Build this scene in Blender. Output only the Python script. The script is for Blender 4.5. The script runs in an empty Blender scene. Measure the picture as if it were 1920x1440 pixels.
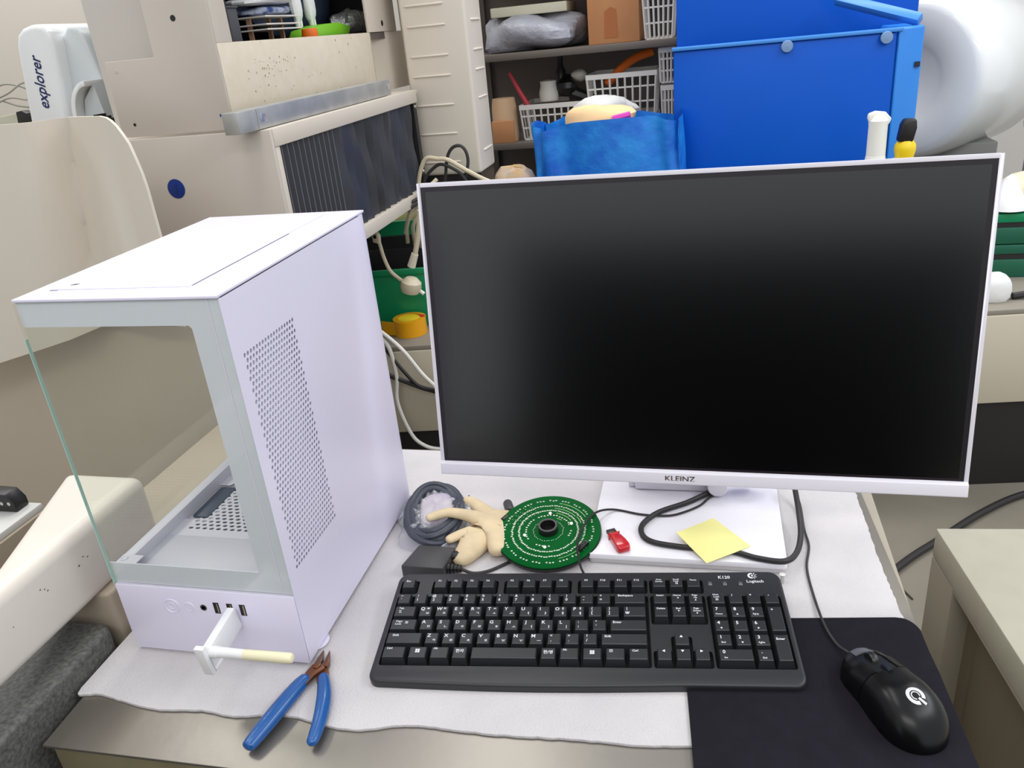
import bpy, bmesh, math, random
from mathutils import Matrix, Vector, Euler
from mathutils.bvhtree import BVHTree

random.seed(7)
R = math.radians
scene = bpy.context.scene
COL = scene.collection

# ------------------------------------------------------------------ camera
cam_data = bpy.data.cameras.new('camera')
cam = bpy.data.objects.new('camera', cam_data)
COL.objects.link(cam)
cam_data.sensor_width = 36.0
cam_data.lens = 1488.6 / 1920 * 36.0
cam_data.clip_start = 0.02
cam_data.clip_end = 60
right = Vector((0.97160581, 0.21779177, -0.0924602))
down = Vector((0.00685537, -0.41652661, -0.90909768))
fwd = Vector((-0.23650613, 0.88265074, -0.40619272))
m3 = Matrix((right, -down, -fwd)).transposed()
cam.matrix_world = Matrix.Translation((0, 0, 0.6199)) @ m3.to_4x4()
scene.camera = cam

# ------------------------------------------------------------------ world, lamps, exposure
world = bpy.data.worlds.new('workshop_ambient')
scene.world = world
world.use_nodes = True
bg = world.node_tree.nodes['Background']
bg.inputs['Color'].default_value = (0.93, 0.96, 1.0, 1)
bg.inputs['Strength'].default_value = 0.66

def ceiling_light(loc, sx, sy, power, col=(1.0, 0.98, 0.95), rot=(0, 0, 0)):
    d = bpy.data.lights.new('ceiling_tube_light', 'AREA')
    d.shape = 'RECTANGLE'; d.size = sx; d.size_y = sy
    d.energy = power; d.color = col
    o = bpy.data.objects.new('ceiling_tube_light', d)
    COL.objects.link(o); o.location = loc; o.rotation_euler = rot
    return o
ceiling_light((-0.7, 1.55, 2.3), 0.5, 2.4, 12)
ceiling_light((1.95, 1.0, 1.95), 0.5, 2.4, 30, (0.95, 0.97, 1.0))
ceiling_light((0.3, -1.4, 2.2), 2.4, 0.5, 26)
ceiling_light((-2.4, 2.4, 2.4), 0.5, 2.4, 30)
ceiling_light((0.4, 3.0, 2.4), 2.4, 0.5, 22)

vs = scene.view_settings
vs.view_transform = 'Standard'
vs.look = 'None'
vs.exposure = 0.50
vs.gamma = 1.0
vs.use_curve_mapping = False

# ------------------------------------------------------------------ materials
def lin(c):
    return tuple(((x / 255) / 12.92 if x <= 10 else (((x / 255) + 0.055) / 1.055) ** 2.4) for x in c)

MATS = {}
def M(name, rgb, rough=0.5, metal=0.0, var=None, bump=None, spec=0.5, coat=0.0, sheen=0.0):
    """var=(scale, rgb2, contrast) noise mix of two colours; bump=(scale, strength)"""
    if name in MATS: return MATS[name]
    m = bpy.data.materials.new(name); m.use_nodes = True
    nt = m.node_tree; b = nt.nodes['Principled BSDF']
    c = lin(rgb) + (1,)
    b.inputs['Base Color'].default_value = c
    b.inputs['Roughness'].default_value = rough
    b.inputs['Metallic'].default_value = metal
    b.inputs['Specular IOR Level'].default_value = spec
    b.inputs['Coat Weight'].default_value = coat
    b.inputs['Sheen Weight'].default_value = sheen
    tc = None
    if var or bump:
        tc = nt.nodes.new('ShaderNodeTexCoord')
    if var:
        n = nt.nodes.new('ShaderNodeTexNoise'); n.inputs['Scale'].default_value = var[0]
        n.inputs['Detail'].default_value = 5
        nt.links.new(tc.outputs['Object'], n.inputs['Vector'])
        r = nt.nodes.new('ShaderNodeValToRGB')
        w = var[2] if len(var) > 2 else 0.2
        r.color_ramp.elements[0].position = 0.5 - w; r.color_ramp.elements[0].color = c
        r.color_ramp.elements[1].position = 0.5 + w; r.color_ramp.elements[1].color = lin(var[1]) + (1,)
        nt.links.new(n.outputs['Fac'], r.inputs['Fac'])
        nt.links.new(r.outputs['Color'], b.inputs['Base Color'])
    if bump:
        n = nt.nodes.new('ShaderNodeTexNoise'); n.inputs['Scale'].default_value = bump[0]
        n.inputs['Detail'].default_value = 4
        nt.links.new(tc.outputs['Object'], n.inputs['Vector'])
        bp = nt.nodes.new('ShaderNodeBump'); bp.inputs['Strength'].default_value = bump[1]
        bp.inputs['Distance'].default_value = bump[2] if len(bump) > 2 else 0.002
        nt.links.new(n.outputs['Fac'], bp.inputs['Height'])
        nt.links.new(bp.outputs['Normal'], b.inputs['Normal'])
    MATS[name] = m
    return m

def clear_material(name, tint, fac0=0.04, rough=0.02, bump=None, haze=0.0, hazecol=(0.9, 0.9, 0.9)):
    """thin clear sheet: transparent plus fresnel gloss"""
    m = bpy.data.materials.new(name); m.use_nodes = True
    nt = m.node_tree
    for n in list(nt.nodes): nt.nodes.remove(n)
    out = nt.nodes.new('ShaderNodeOutputMaterial')
    tr = nt.nodes.new('ShaderNodeBsdfTransparent'); tr.inputs[0].default_value = tint + (1,)
    gl = nt.nodes.new('ShaderNodeBsdfGlossy'); gl.inputs['Roughness'].default_value = rough
    gl.inputs['Color'].default_value = (1, 1, 1, 1)
    lw = nt.nodes.new('ShaderNodeLayerWeight'); lw.inputs['Blend'].default_value = 0.5
    pw = nt.nodes.new('ShaderNodeMath'); pw.operation = 'POWER'; pw.inputs[1].default_value = 4.0
    nt.links.new(lw.outputs['Facing'], pw.inputs[0])
    mul = nt.nodes.new('ShaderNodeMath'); mul.operation = 'MULTIPLY_ADD'
    mul.inputs[1].default_value = 0.9; mul.inputs[2].default_value = fac0
    nt.links.new(pw.outputs[0], mul.inputs[0])
    mix = nt.nodes.new('ShaderNodeMixShader')
    nt.links.new(mul.outputs[0], mix.inputs[0])
    src = tr.outputs[0]
    if haze > 0:
        df = nt.nodes.new('ShaderNodeBsdfDiffuse'); df.inputs[0].default_value = hazecol + (1,)
        mh = nt.nodes.new('ShaderNodeMixShader'); mh.inputs[0].default_value = haze
        nt.links.new(tr.outputs[0], mh.inputs[1]); nt.links.new(df.outputs[0], mh.inputs[2])
        src = mh.outputs[0]
    nt.links.new(src, mix.inputs[1]); nt.links.new(gl.outputs[0], mix.inputs[2])
    nt.links.new(mix.outputs[0], out.inputs[0])
    if bump:
        tc = nt.nodes.new('ShaderNodeTexCoord')
        n = nt.nodes.new('ShaderNodeTexNoise'); n.inputs['Scale'].default_value = bump[0]; n.inputs['Detail'].default_value = 3
        nt.links.new(tc.outputs['Object'], n.inputs['Vector'])
        bp = nt.nodes.new('ShaderNodeBump'); bp.inputs['Strength'].default_value = bump[1]; bp.inputs['Distance'].default_value = 0.004
        nt.links.new(n.outputs['Fac'], bp.inputs['Height'])
        nt.links.new(bp.outputs['Normal'], gl.inputs['Normal'])
    MATS[name] = m
    return m

white_case = M('white_case_paint', (230, 225, 244), 0.32, bump=(900, 0.03, 0.0005))
white_top = white_case
frame_grey = M('white_border_behind_glass', (226, 229, 240), 0.25)
glass_clear = clear_material('tempered_glass', (0.965, 0.972, 0.955), 0.012, 0.01, haze=0.02, hazecol=(0.75, 0.72, 0.66))
glass_edge_m = M('green_glass_edge', (178, 216, 206), 0.2, spec=0.8)
white_inner = M('white_inner_metal', (222, 222, 234), 0.4)
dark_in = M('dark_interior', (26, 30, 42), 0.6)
blue_dark = M('dark_blue_grommet', (52, 68, 92), 0.45)
port_black = M('port_black', (14, 12, 12), 0.35)
port_metal = M('port_contact', (190, 170, 150), 0.35, 0.8)
foam_m = M('white_packing_foam', (207, 202, 202), 0.85, var=(14, (194, 191, 194), 0.3), bump=(420, 0.55, 0.002))
sheet_m = M('brushed_steel_sheet', (150, 144, 135), 0.34, 0.75, var=(6, (136, 131, 124), 0.3), bump=(90, 0.06))
apron_m = M('stained_apron', (150, 144, 116), 0.3, var=(9, (112, 100, 74), 0.25))
plastic_white = M('white_plastic', (236, 236, 236), 0.3)
plastic_cream = M('yellowed_plastic', (236, 228, 192), 0.4)
monitor_white = M('monitor_white', (230, 226, 234), 0.28)
bezel_m = M('monitor_bezel_black', (30, 24, 30), 0.35)
screen_m = M('monitor_screen', (2, 2, 3), 0.21, spec=0.9)
kb_body = M('keyboard_black', (38, 38, 42), 0.42, bump=(1500, 0.05, 0.0003))
kb_well = M('keyboard_well', (10, 10, 11), 0.6)
key_m = M('keycap_black', (36, 37, 41), 0.42, bump=(1800, 0.05, 0.0003))
legend_m = M('legend_white', (226, 228, 232), 0.6)
pad_m = M('mouse_pad_cloth', (28, 26, 33), 0.9, var=(60, (33, 31, 38), 0.3), bump=(1600, 0.2, 0.0005), spec=0.12)
mouse_m = M('mouse_black', (11, 11, 12), 0.3, spec=0.3)
mouse_d = M('mouse_gap_black', (8, 8, 9), 0.5)
mouse_grey = M('mouse_grey', (88, 88, 88), 0.35)
logo_m = M('logo_silver', (205, 205, 208), 0.4)
cable_black = M('cable_black', (34, 31, 32), 0.5)
cable_dark = M('cable_dark_grey', (48, 48, 48), 0.5)
cable_beige = M('cable_beige', (206, 194, 168), 0.5)
cable_white = M('cable_white', (226, 222, 216), 0.45)
pcb_m = M('green_circuit_board', (0, 80, 30), 0.5, var=(30, (2, 92, 38), 0.3), spec=0.05)
solder_m = M('solder_tin', (216, 224, 206), 0.3, 0.5)
black_pl = M('black_plastic', (24, 23, 24), 0.38)
grey_pl = M('dark_grey_plastic', (60, 59, 60), 0.45)
glove_m = M('cream_work_glove', (226, 206, 168), 0.85, var=(60, (206, 186, 152), 0.3), bump=(700, 0.3, 0.001))
red_m = M('red_plastic', (196, 20, 34), 0.22, coat=0.4)
note_m = M('yellow_note_paper', (238, 233, 152), 0.7)
rubber_blue = M('blue_grip', (20, 84, 152), 0.28, coat=0.3)
steel_dark = M('dark_tool_steel', (112, 98, 90), 0.35, 0.8, var=(60, (132, 84, 56), 0.18))
rust_m = M('rusty_steel', (140, 84, 50), 0.5, 0.6, var=(90, (96, 62, 44), 0.2))
steel_m = M('bright_steel', (200, 200, 196), 0.25, 0.9)
beige = M('beige_machine_paint', (194, 185, 175), 0.5)
beige_l = M('light_beige_paint', (208, 198, 184), 0.45)
beige_d = M('dull_beige_paint', (166, 154, 136), 0.5)
cover_m = M('beige_cover_plastic', (214, 205, 190), 0.42)
beam_m = M('ivory_beam_paint', (228, 221, 210), 0.38, var=(3, (222, 215, 204), 0.3))
speckle_m = M('stained_cream_panel', (214, 204, 186), 0.5, var=(40, (206, 194, 172), 0.3))
galv_m = M('galvanised_steel', (184, 185, 183), 0.42, 0.55, var=(18, (160, 162, 162), 0.2))
granite_m = M('dark_granite', (66, 67, 65), 0.62, var=(210, (98, 98, 94), 0.16), bump=(260, 0.5, 0.002))
bellows_m = M('black_bellows', (54, 55, 61), 0.42)
black_metal = M('black_metal', (30, 28, 28), 0.5)
ink_blue = M('ink_dark_blue', (24, 38, 92), 0.5)
plug_blue = M('blue_plug', (14, 50, 130), 0.35)
white_gloss = M('glossy_white_cover', (230, 232, 232), 0.18, coat=0.3)
floor_m = M('workshop_floor', (128, 122, 110), 0.55, var=(5, (116, 110, 98), 0.25))
wall_m = M('workshop_wall', (206, 202, 196), 0.8)
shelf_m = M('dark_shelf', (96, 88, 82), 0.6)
card_m = M('cardboard', (186, 132, 88), 0.8, var=(8, (170, 116, 74), 0.3))
card_l = M('light_cardboard', (206, 172, 136), 0.8)
basket_m = M('white_basket', (214, 210, 204), 0.45)
bag_blue = M('blue_woven_bag', (8, 100, 206), 0.45, var=(12, (30, 138, 226), 0.15), bump=(30, 0.5, 0.006))
blue_pl = M('blue_plastic', (0, 84, 192), 0.35, spec=0.2)
blue_rim = M('blue_plastic_rim', (64, 138, 218), 0.35)
wrap_m = M('grey_plastic_wrap', (170, 172, 182), 0.3, bump=(14, 0.8, 0.02))
green_pl = M('green_plastic', (0, 134, 84), 0.4)
green_d = M('dark_green_plastic', (20, 92, 68), 0.4)
tape_y = M('yellow_tape', (226, 158, 14), 0.25)
tape_r = M('red_tape', (206, 30, 36), 0.4)
cloth_w = M('white_cloth', (226, 226, 224), 0.8, bump=(20, 0.4, 0.01))
grey_box = M('grey_plastic_box', (126, 126, 122), 0.5)
orange_m = M('orange_plastic', (230, 110, 20), 0.4)
lime_m = M('lime_plastic', (120, 190, 40), 0.4)
wood_m = M('pale_wood', (190, 150, 116), 0.6)
navy_m = M('navy_fabric', (40, 52, 76), 0.7, bump=(30, 0.5, 0.006))
pink_m = M('magenta_plastic', (216, 60, 180), 0.5)
yellow_m = M('yellow_plastic', (240, 206, 20), 0.4)
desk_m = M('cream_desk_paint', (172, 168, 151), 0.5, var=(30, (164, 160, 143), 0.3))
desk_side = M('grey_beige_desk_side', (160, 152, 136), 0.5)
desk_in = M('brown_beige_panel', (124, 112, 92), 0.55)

# ------------------------------------------------------------------ mesh helpers
class MB:
    def __init__(s): s.v = []; s.f = []; s.m = []
    def add(s, vs, fs, mi=0):
        o = len(s.v); s.v += [tuple(p) for p in vs]
        for f in fs: s.f.append(tuple(i + o for i in f)); s.m.append(mi)
        return s
    def box(s, x0, x1, y0, y1, z0, z1, mi=0):
        return s.add([(x0,y0,z0),(x1,y0,z0),(x1,y1,z0),(x0,y1,z0),(x0,y0,z1),(x1,y0,z1),(x1,y1,z1),(x0,y1,z1)],
                     [(0,3,2,1),(4,5,6,7),(0,1,5,4),(1,2,6,5),(2,3,7,6),(3,0,4,7)], mi)
    def prism(s, poly, a, b, axis='z', mi=0):
        n = len(poly)
        def P(p, t):
            if axis == 'z': return (p[0], p[1], t)
            if axis == 'y': return (p[0], t, p[1])
            return (t, p[0], p[1])
        vs = [P(p, a) for p in poly] + [P(p, b) for p in poly]
        area = sum(poly[i][0]*poly[(i+1)%n][1]-poly[(i+1)%n][0]*poly[i][1] for i in range(n))
        flip = (area < 0) != (b < a)
        if axis == 'y': flip = not flip
        bot = tuple(range(n))[::-1]; top = tuple(range(n, 2*n))
        fs = [bot, top] + [(i, (i+1)%n, n+(i+1)%n, n+i) for i in range(n)]
        if flip: fs = [f[::-1] for f in fs]
        return s.add(vs, fs, mi)
    def tube(s, path, r, n=8, mi=0, cap=True):
        pts = [Vector(p) for p in path]
        rs = r if isinstance(r, (list, tuple)) else [r]*len(pts)
        vs = []; fs = []
        up = None
        for i, p in enumerate(pts):
            t = (pts[min(i+1, len(pts)-1)] - pts[max(i-1, 0)]).normalized()
            if up is None:
                up = Vector((0,0,1)) if abs(t.z) < 0.9 else Vector((1,0,0))
            sde = t.cross(up).normalized(); up = sde.cross(t).normalized()
            for k in range(n):
                a = 2*math.pi*k/n
                q = p + (sde*math.cos(a) + up*math.sin(a))*rs[i]
                vs.append(q)
        for i in range(len(pts)-1):
            for k in range(n):
                a = i*n+k; b = i*n+(k+1)%n
                fs.append((a, a+n, b+n, b))
        if cap:
            fs.append(tuple(range(n))); fs.append(tuple(range((len(pts)-1)*n, len(pts)*n))[::-1])
        return s.add(vs, fs, mi)
    def lathe(s, prof, n=24, c=(0,0,0), mat=None, mi=0):
        vs = []; fs = []
        for (r, z) in prof:
            for k in range(n):
                a = 2*math.pi*k/n
                p = Vector((r*math.cos(a), r*math.sin(a), z))
                if mat is not None: p = mat @ p
                vs.append((p[0]+c[0], p[1]+c[1], p[2]+c[2]))
        for i in range(len(prof)-1):
            for k in range(n):
                a = i*n+k; b = i*n+(k+1)%n
                fs.append((a, b, b+n, a+n))
        if prof[0][0] > 1e-6: fs.append(tuple(range(n))[::-1])
        if prof[-1][0] > 1e-6: fs.append(tuple(range((len(prof)-1)*n, len(prof)*n)))
        return s.add(vs, fs, mi)
    def grid(s, fn, nu, nv, mi=0, flip=False):
        vs = [fn(i/nu, j/nv) for j in range(nv+1) for i in range(nu+1)]
        fs = []
        for j in range(nv):
            for i in range(nu):
                a = j*(nu+1)+i
                f = (a, a+1, a+nu+2, a+nu+1)
                fs.append(f[::-1] if flip else f)
        return s.add(vs, fs, mi)
    def blob(s, c, rx, ry, rz, nu=16, nv=10, jit=0.0, sq=1.0, seed=0, mi=0, zmin=None):
        rnd = random.Random(seed)
        vs = []; fs = []
        ph = [(rnd.uniform(0,6.28), rnd.uniform(0,6.28), rnd.randint(1,4), rnd.randint(1,3)) for _ in range(4)]
        for j in range(nv+1):
            t = math.pi*j/nv
            for i in range(nu):
                a = 2*math.pi*i/nu
                k = 1 + sum(jit*math.sin(p[2]*a+p[0])*math.sin(p[3]*t+p[1]) for p in ph)
                def e(x): return math.copysign(abs(x)**sq, x)
                x = e(math.sin(t)) * e(math.cos(a)); y = e(math.sin(t))*e(math.sin(a)); z = e(math.cos(t))
                zz = c[2]+rz*z*k
                if zmin is not None: zz = max(zz, zmin)
                vs.append((c[0]+rx*x*k, c[1]+ry*y*k, zz))
        for j in range(nv):
            for i in range(nu):
                a = j*nu+i; b = j*nu+(i+1)%nu
                fs.append((a, a+nu, b+nu, b))
        return s.add(vs, fs, mi)
    def xf(s, mat):
        s.v = [tuple(mat @ Vector(p)) for p in s.v]; return s
    def build(s, name, mats, parent=None, world=True, smooth=False, bevel=0.0, seg=2, angle=35, kind=None, label=None):
        me = bpy.data.meshes.new(name)
        vs = s.v
        if parent is not None and world and 'mat' in PM.get(parent.name, {}):
            inv = PM[parent.name]['mat'].inverted()
            vs = [tuple(inv @ Vector(p)) for p in vs]
        me.from_pydata(vs, [], s.f)
        if not isinstance(mats, (list, tuple)): mats = [mats]
        for m in mats: me.materials.append(m)
        me.polygons.foreach_set('material_index', s.m)
        me.validate(clean_customdata=False)
        bm = bmesh.new(); bm.from_mesh(me)
        bmesh.ops.remove_doubles(bm, verts=bm.verts, dist=1e-6)
        if bevel > 0:
            es = [e for e in bm.edges if len(e.link_faces) == 2 and e.calc_face_angle(0) > R(40)]
            bmesh.ops.bevel(bm, geom=es, offset=bevel, segments=seg, profile=0.5, affect='EDGES', clamp_overlap=True)
        bmesh.ops.recalc_face_normals(bm, faces=bm.faces) if s.closed() else None
        bm.to_mesh(me); bm.free()
        if smooth or bevel > 0:
            me.polygons.foreach_set('use_smooth', [True]*len(me.polygons))
            me.set_sharp_from_angle(angle=R(angle))
        me.update()
        o = bpy.data.objects.new(name, me); COL.objects.link(o)
        if parent is not None:
            o.parent = parent
            PM[o.name] = PM.get(parent.name, {})
        if kind: o['kind'] = kind
        if label: o['label'] = label
        return o
    def closed(s): return True

PM = {}
def thing(name, label, cat, loc=(0,0,0), rot=(0,0,0), group=None):
    o = bpy.data.objects.new(name, None); COL.objects.link(o)
    o.empty_display_size = 0.05
    o.location = loc; o.rotation_euler = rot
    o['label'] = label; o['category'] = cat
    if group: o['group'] = group
    PM[o.name] = {'mat': Matrix.LocRotScale(Vector(loc), Euler(rot), Vector((1,1,1)))}
    return o
def tag(o, label, cat, group=None, kind=None):
    o['label'] = label; o['category'] = cat
    if group: o['group'] = group
    if kind: o['kind'] = kind
    return o
def struct(o): o['kind'] = 'structure'; return o

def smooth_path(pts, n=8):
    """Catmull-Rom through points"""
    P = [Vector(p) for p in pts]
    P = [P[0]*2-P[1]] + P + [P[-1]*2-P[-2]]
    out = []
    for i in range(1, len(P)-2):
        for k in range(n):
            t = k/n
            a, b, c, d = P[i-1], P[i], P[i+1], P[i+2]
            out.append(0.5*((2*b)+(c-a)*t+(2*a-5*b+4*c-d)*t*t+(3*b-a-3*c+d)*t**3))
    out.append(P[-2])
    return out
def rrect(x0, x1, y0, y1, r, n=5):
    out = []
    for cx, cy, a0 in ((x1-r,y1-r,0),(x0+r,y1-r,90),(x0+r,y0+r,180),(x1-r,y0+r,270)):
        for k in range(n+1):
            a = R(a0+90*k/n); out.append((cx+r*math.cos(a), cy+r*math.sin(a)))
    return out
def boolean_cut(o, cutters):
    for c in cutters:
        md = o.modifiers.new('cut', 'BOOLEAN'); md.operation = 'DIFFERENCE'; md.object = c; md.solver = 'EXACT'
    dg = bpy.context.evaluated_depsgraph_get(); dg.update()
    me = bpy.data.meshes.new_from_object(o.evaluated_get(dg))
    o.modifiers.clear(); old = o.data; o.data = me; bpy.data.meshes.remove(old)
    for c in cutters:
        d = c.data; bpy.data.objects.remove(c); bpy.data.meshes.remove(d)
    return o

# --------------------------- lettering: text turned to flat meshes
TXT = {}
def prepare_text(strings):
    objs = []
    for s_ in strings:
        cu = bpy.data.curves.new('lettering', 'FONT')
        cu.body = s_; cu.size = 1.0; cu.align_x = 'CENTER'; cu.align_y = 'CENTER'; cu.resolution_u = 2
        cu.offset = 0.016
        o = bpy.data.objects.new('lettering', cu); COL.objects.link(o); objs.append((s_, o))
    dg = bpy.context.evaluated_depsgraph_get(); dg.update()
    for s_, o in objs:
        me = bpy.data.meshes.new_from_object(o.evaluated_get(dg))
        TXT[s_] = ([v.co.copy() for v in me.vertices], [tuple(p.vertices) for p in me.polygons])
        bpy.data.meshes.remove(me)
    for s_, o in objs:
        c = o.data; bpy.data.objects.remove(o); bpy.data.curves.remove(c)
def text_into(mb, s_, x, y, z, size, shear=0.0, sx=1.0, mi=0):
    v, f = TXT[s_]
    mb.add([(x+(p.x*sx+p.y*shear)*size, y+p.y*size, z) for p in v], f, mi)

HG = 'ㅂㅈㄷㄱㅅㅛㅕㅑㅐㅔㅁㄴㅇㄹㅎㅗㅓㅏㅣㅋㅌㅊㅍㅠㅜㅡㅃㅉㄸㄲㅆㅒㅖ'
WORDS = ['Esc','Tab','Caps','Lock','Shift','Ctrl','Alt','한자','한/영','Backspace','Enter','Insert','Home','Page','Up','Delete','End','Down',
         'Num','Print','Screen','Scroll','Pause','PgUp','PgDn','Ins','Del','K120','Logitech','KLEINZ','explorer','A'] + ['F%d' % i for i in range(1,13)]
prepare_text(sorted(set(list('~`!1@2#3$4%5^6&7*8(9)0_-+=QWERTYUIOP{[}]|\\₩ASDFGHJKL:;"\'ZXCVBNM<,>.?/') + list(HG) + WORDS)))

# ================================================================== SETTING
FZ = -0.75
o = MB().box(-4.5, 4.5, -3.0, 5.2, FZ-0.05, FZ).build('floor', floor_m); struct(o)
o = MB().box(-4.5, 4.5, 5.2, 5.3, FZ, 2.6).build('wall_back', wall_m); struct(o)
o = MB().box(-4.6, -4.5, -3.0, 5.3, FZ, 2.6).build('wall_left', wall_m); struct(o)

# unseen dark trolley added behind the viewer to darken the screen reflection
trolley_m = M('trolley_black', (13, 13, 14), 0.6, spec=0.2)
tt = thing('added_dark_trolley', 'unseen black trolley added behind the viewer to darken the screen reflection', 'trolley', (0.05, -0.75, FZ))
MB().box(-0.62, 0.72, -1.0, -0.50, FZ+0.10, 0.43).build('cabinet_body', trolley_m, tt, bevel=0.01)
for k in range(5):
    d_ = MB().box(-0.58, 0.68, -0.50, -0.485, FZ+0.14+0.20*k, FZ+0.32+0.20*k).build('drawer', trolley_m, tt, bevel=0.004)
    MB().box(-0.30, 0.40, -0.485, -0.465, FZ+0.27+0.20*k, FZ+0.285+0.20*k).build('handle', black_pl, d_, bevel=0.003)
for wx, wy in ((-0.5,-0.9),(0.6,-0.9),(-0.5,-0.6),(0.6,-0.6)):
    MB().tube([(wx-0.02,wy,FZ+0.05),(wx+0.02,wy,FZ+0.05)], 0.05, 16).build('wheel', black_pl, tt, smooth=True)

# ================================================================== WORK TABLE
t = thing('work_table', 'low work table topped with bare steel sheet under white foam', 'table', (-0.22, 0.77, FZ))
top_poly = [(-0.655, 0.457), (0.2365, 0.470), (0.2035, 1.085), (-0.690, 1.085)]
MB().prism(top_poly, -0.0035, 0.0).build('steel_top', sheet_m, t, bevel=0.0008)
MB().prism([(-0.650, 0.463), (0.231, 0.476), (0.231, 0.486), (-0.650, 0.473)], -0.13, -0.0036).build('front_apron', apron_m, t, bevel=0.001)
MB().box(0.205, 0.222, 0.49, 1.07, -0.13, -0.0036).build('side_apron', desk_side, t)
MB().box(-0.66, -0.645, 0.49, 1.07, -0.13, -0.0036).build('side_apron', desk_side, t)
for lx, ly in ((-0.62, 0.51), (0.185, 0.51), (-0.62, 1.04), (0.175, 1.04)):
    MB().box(lx-0.02, lx+0.02, ly-0.02, ly+0.02, FZ, -0.0036).build('leg', desk_side, t, bevel=0.002)

# foam sheet: wavy front edge, ragged right edge
front = [(-0.6665,0.530),(-0.6640,0.5215),(-0.6560,0.5215),(-0.636,0.5245),(-0.60,0.5185),(-0.556,0.514),(-0.51,0.5195),(-0.47,0.5165),(-0.43,0.524),(-0.40,0.5245),(-0.365,0.518),(-0.329,0.5185),(-0.28,0.531),(-0.2,0.531),(-0.12,0.536),(-0.05,0.538),(0.02,0.545),(0.1,0.52),(0.2,0.49)]
redge = [(0.2275,0.50),(0.2251,0.5536),(0.2235,0.568),(0.2238,0.582),(0.2212,0.592),(0.2222,0.603),(0.2195,0.618),(0.2170,0.640),(0.2163,0.6651),(0.2130,0.690),(0.2121,0.7098),(0.209,0.7508),(0.2057,0.8052),(0.2031,0.8555),(0.2013,0.929),(0.2002,0.9928),(0.198,1.07)]
def densify(pl, amp, step=0.006):
    out = []
    for a, b in zip(pl[:-1], pl[1:]):
        d = math.hypot(b[0]-a[0], b[1]-a[1]); n = max(1, int(d/step))
        for k in range(n):
            q = k/n; out.append((a[0]+(b[0]-a[0])*q+random.uniform(-amp,amp), a[1]+(b[1]-a[1])*q+random.uniform(-amp,amp)))
    out.append(pl[-1]); return out
fp = densify([tuple(p)[:2] for p in smooth_path([(x,y,0) for x,y in front], 3)], 0.0005) + densify(redge, 0.0009) + [(-0.60,1.078),(-0.682,1.078),(-0.672,0.80),(-0.668,0.60)]
o = MB().prism(fp, 0.0002, 0.004).build('foam_sheet', foam_m, bevel=0.0009, seg=2)
tag(o, 'white packing foam sheet with a wavy torn front edge laid over the table', 'foam sheet')
FT = 0.004   # top of foam

# ================================================================== COMPUTER CASE
CX, CY = -0.418, 0.592
CW, CD, CH = 0.2205, 0.339, 0.431
CB = 0.010
XL = CX - CW
case = thing('computer_case', 'white glass-fronted computer case standing on the foam left of the screen', 'computer case', (CX-CW/2, CY+CD/2, FT))
# top panel with shallow recessed lid
MB().box(XL, CX-0.0006, CY, CY+CD, CH-0.003, CH).build('top_panel', white_top, case, bevel=0.0008)
MB().box(XL+0.020, CX-0.046, CY+0.028, CY+CD-0.012, CH, CH+0.0011).build('top_filter', white_top, case, bevel=0.0005)
# groove lines beside the filter
MB().box(CX-0.0457, CX-0.0447, CY+0.032, CY+0.225, CH-0.0005, CH+0.00015).build('groove', dark_in, case)
MB().box(XL+0.0205, XL+0.030, CY+0.0262, CY+0.0272, CH-0.0005, CH+0.00015).build('groove', dark_in, case)
MB().prism([(XL+0.034,CY+0.040),(XL+0.040,CY+0.0405),(XL+0.042,CY+0.044),(XL+0.037,CY+0.043)], CH+0.0011, CH+0.0014).build('scuff', dark_in, case)

def perforated(y0, y1, z0, z1, ry0, ry1, rz0, rz1, py, pz, hy, hz, depth, seg=8):
    """plate in (a,b) plane with staggered holes; returns verts (a,b,c) & faces, c = depth inward"""
    V = []; F = []
    def add(vs, fs):
        o_ = len(V); V.extend(vs); F.extend([tuple(i+o_ for i in f) for f in fs])
    def quad(a0, a1, b0, b1):
        if a1-a0 > 1e-7 and b1-b0 > 1e-7: add([(a0,b0,0),(a1,b0,0),(a1,b1,0),(a0,b1,0)], [(0,1,2,3)])
    rows = int(round((rz1-rz0)/pz)); pz = (rz1-rz0)/rows
    cols = int(round((ry1-ry0)/py)); py = (ry1-ry0)/cols
    quad(y0, y1, z0, rz0); quad(y0, y1, rz1, z1)
    for r in range(rows):
        b0 = rz0+r*pz; b1 = b0+pz; off = (r % 2)*py*0.5
        n = cols-(r % 2)
        quad(y0, ry0+off, b0, b1); quad(ry0+off+n*py, y1, b0, b1)
        for c in range(n):
            a0 = ry0+off+c*py; a1 = a0+py; ca, cb = (a0+a1)/2, (b0+b1)/2
            outer = [(a1,b0+pz/2),(a1,b1),(ca,b1),(a0,b1),(a0,b0+pz/2),(a0,b0),(ca,b0),(a1,b0)]
            inner = [(ca+hy*math.cos(2*math.pi*k/8), cb+hz*math.sin(2*math.pi*k/8)) for k in range(8)]
            vs = [(p[0],p[1],0) for p in outer]+[(p[0],p[1],0) for p in inner]+[(p[0],p[1],depth) for p in inner]
            fs = []
            for k in range(8):
                k2 = (k+1) % 8
                fs.append((k, k2, 8+k2, 8+k)); fs.append((8+k, 8+k2, 16+k2, 16+k))
            add(vs, fs)
    return V, F
# right side panel with perforated vent, slight curl in at the rear
V, F_ = perforated(0.0008, CD-0.018, CB+0.0005, CH-0.0035, 0.0165, 0.1185, 0.121, 0.369, 0.0058, 0.0060, 0.0020, 0.0025, 0.0012)
mb = MB(); mb.add([(CX-c, CY+a, b) for a, b, c in V], F_)
mb.box(CX-0.0015, CX-0.0012, CY+0.0008, CY+CD-0.018, CB+0.0005, CB+0.004)
side = mb.build('side_panel', white_case, case)
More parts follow.
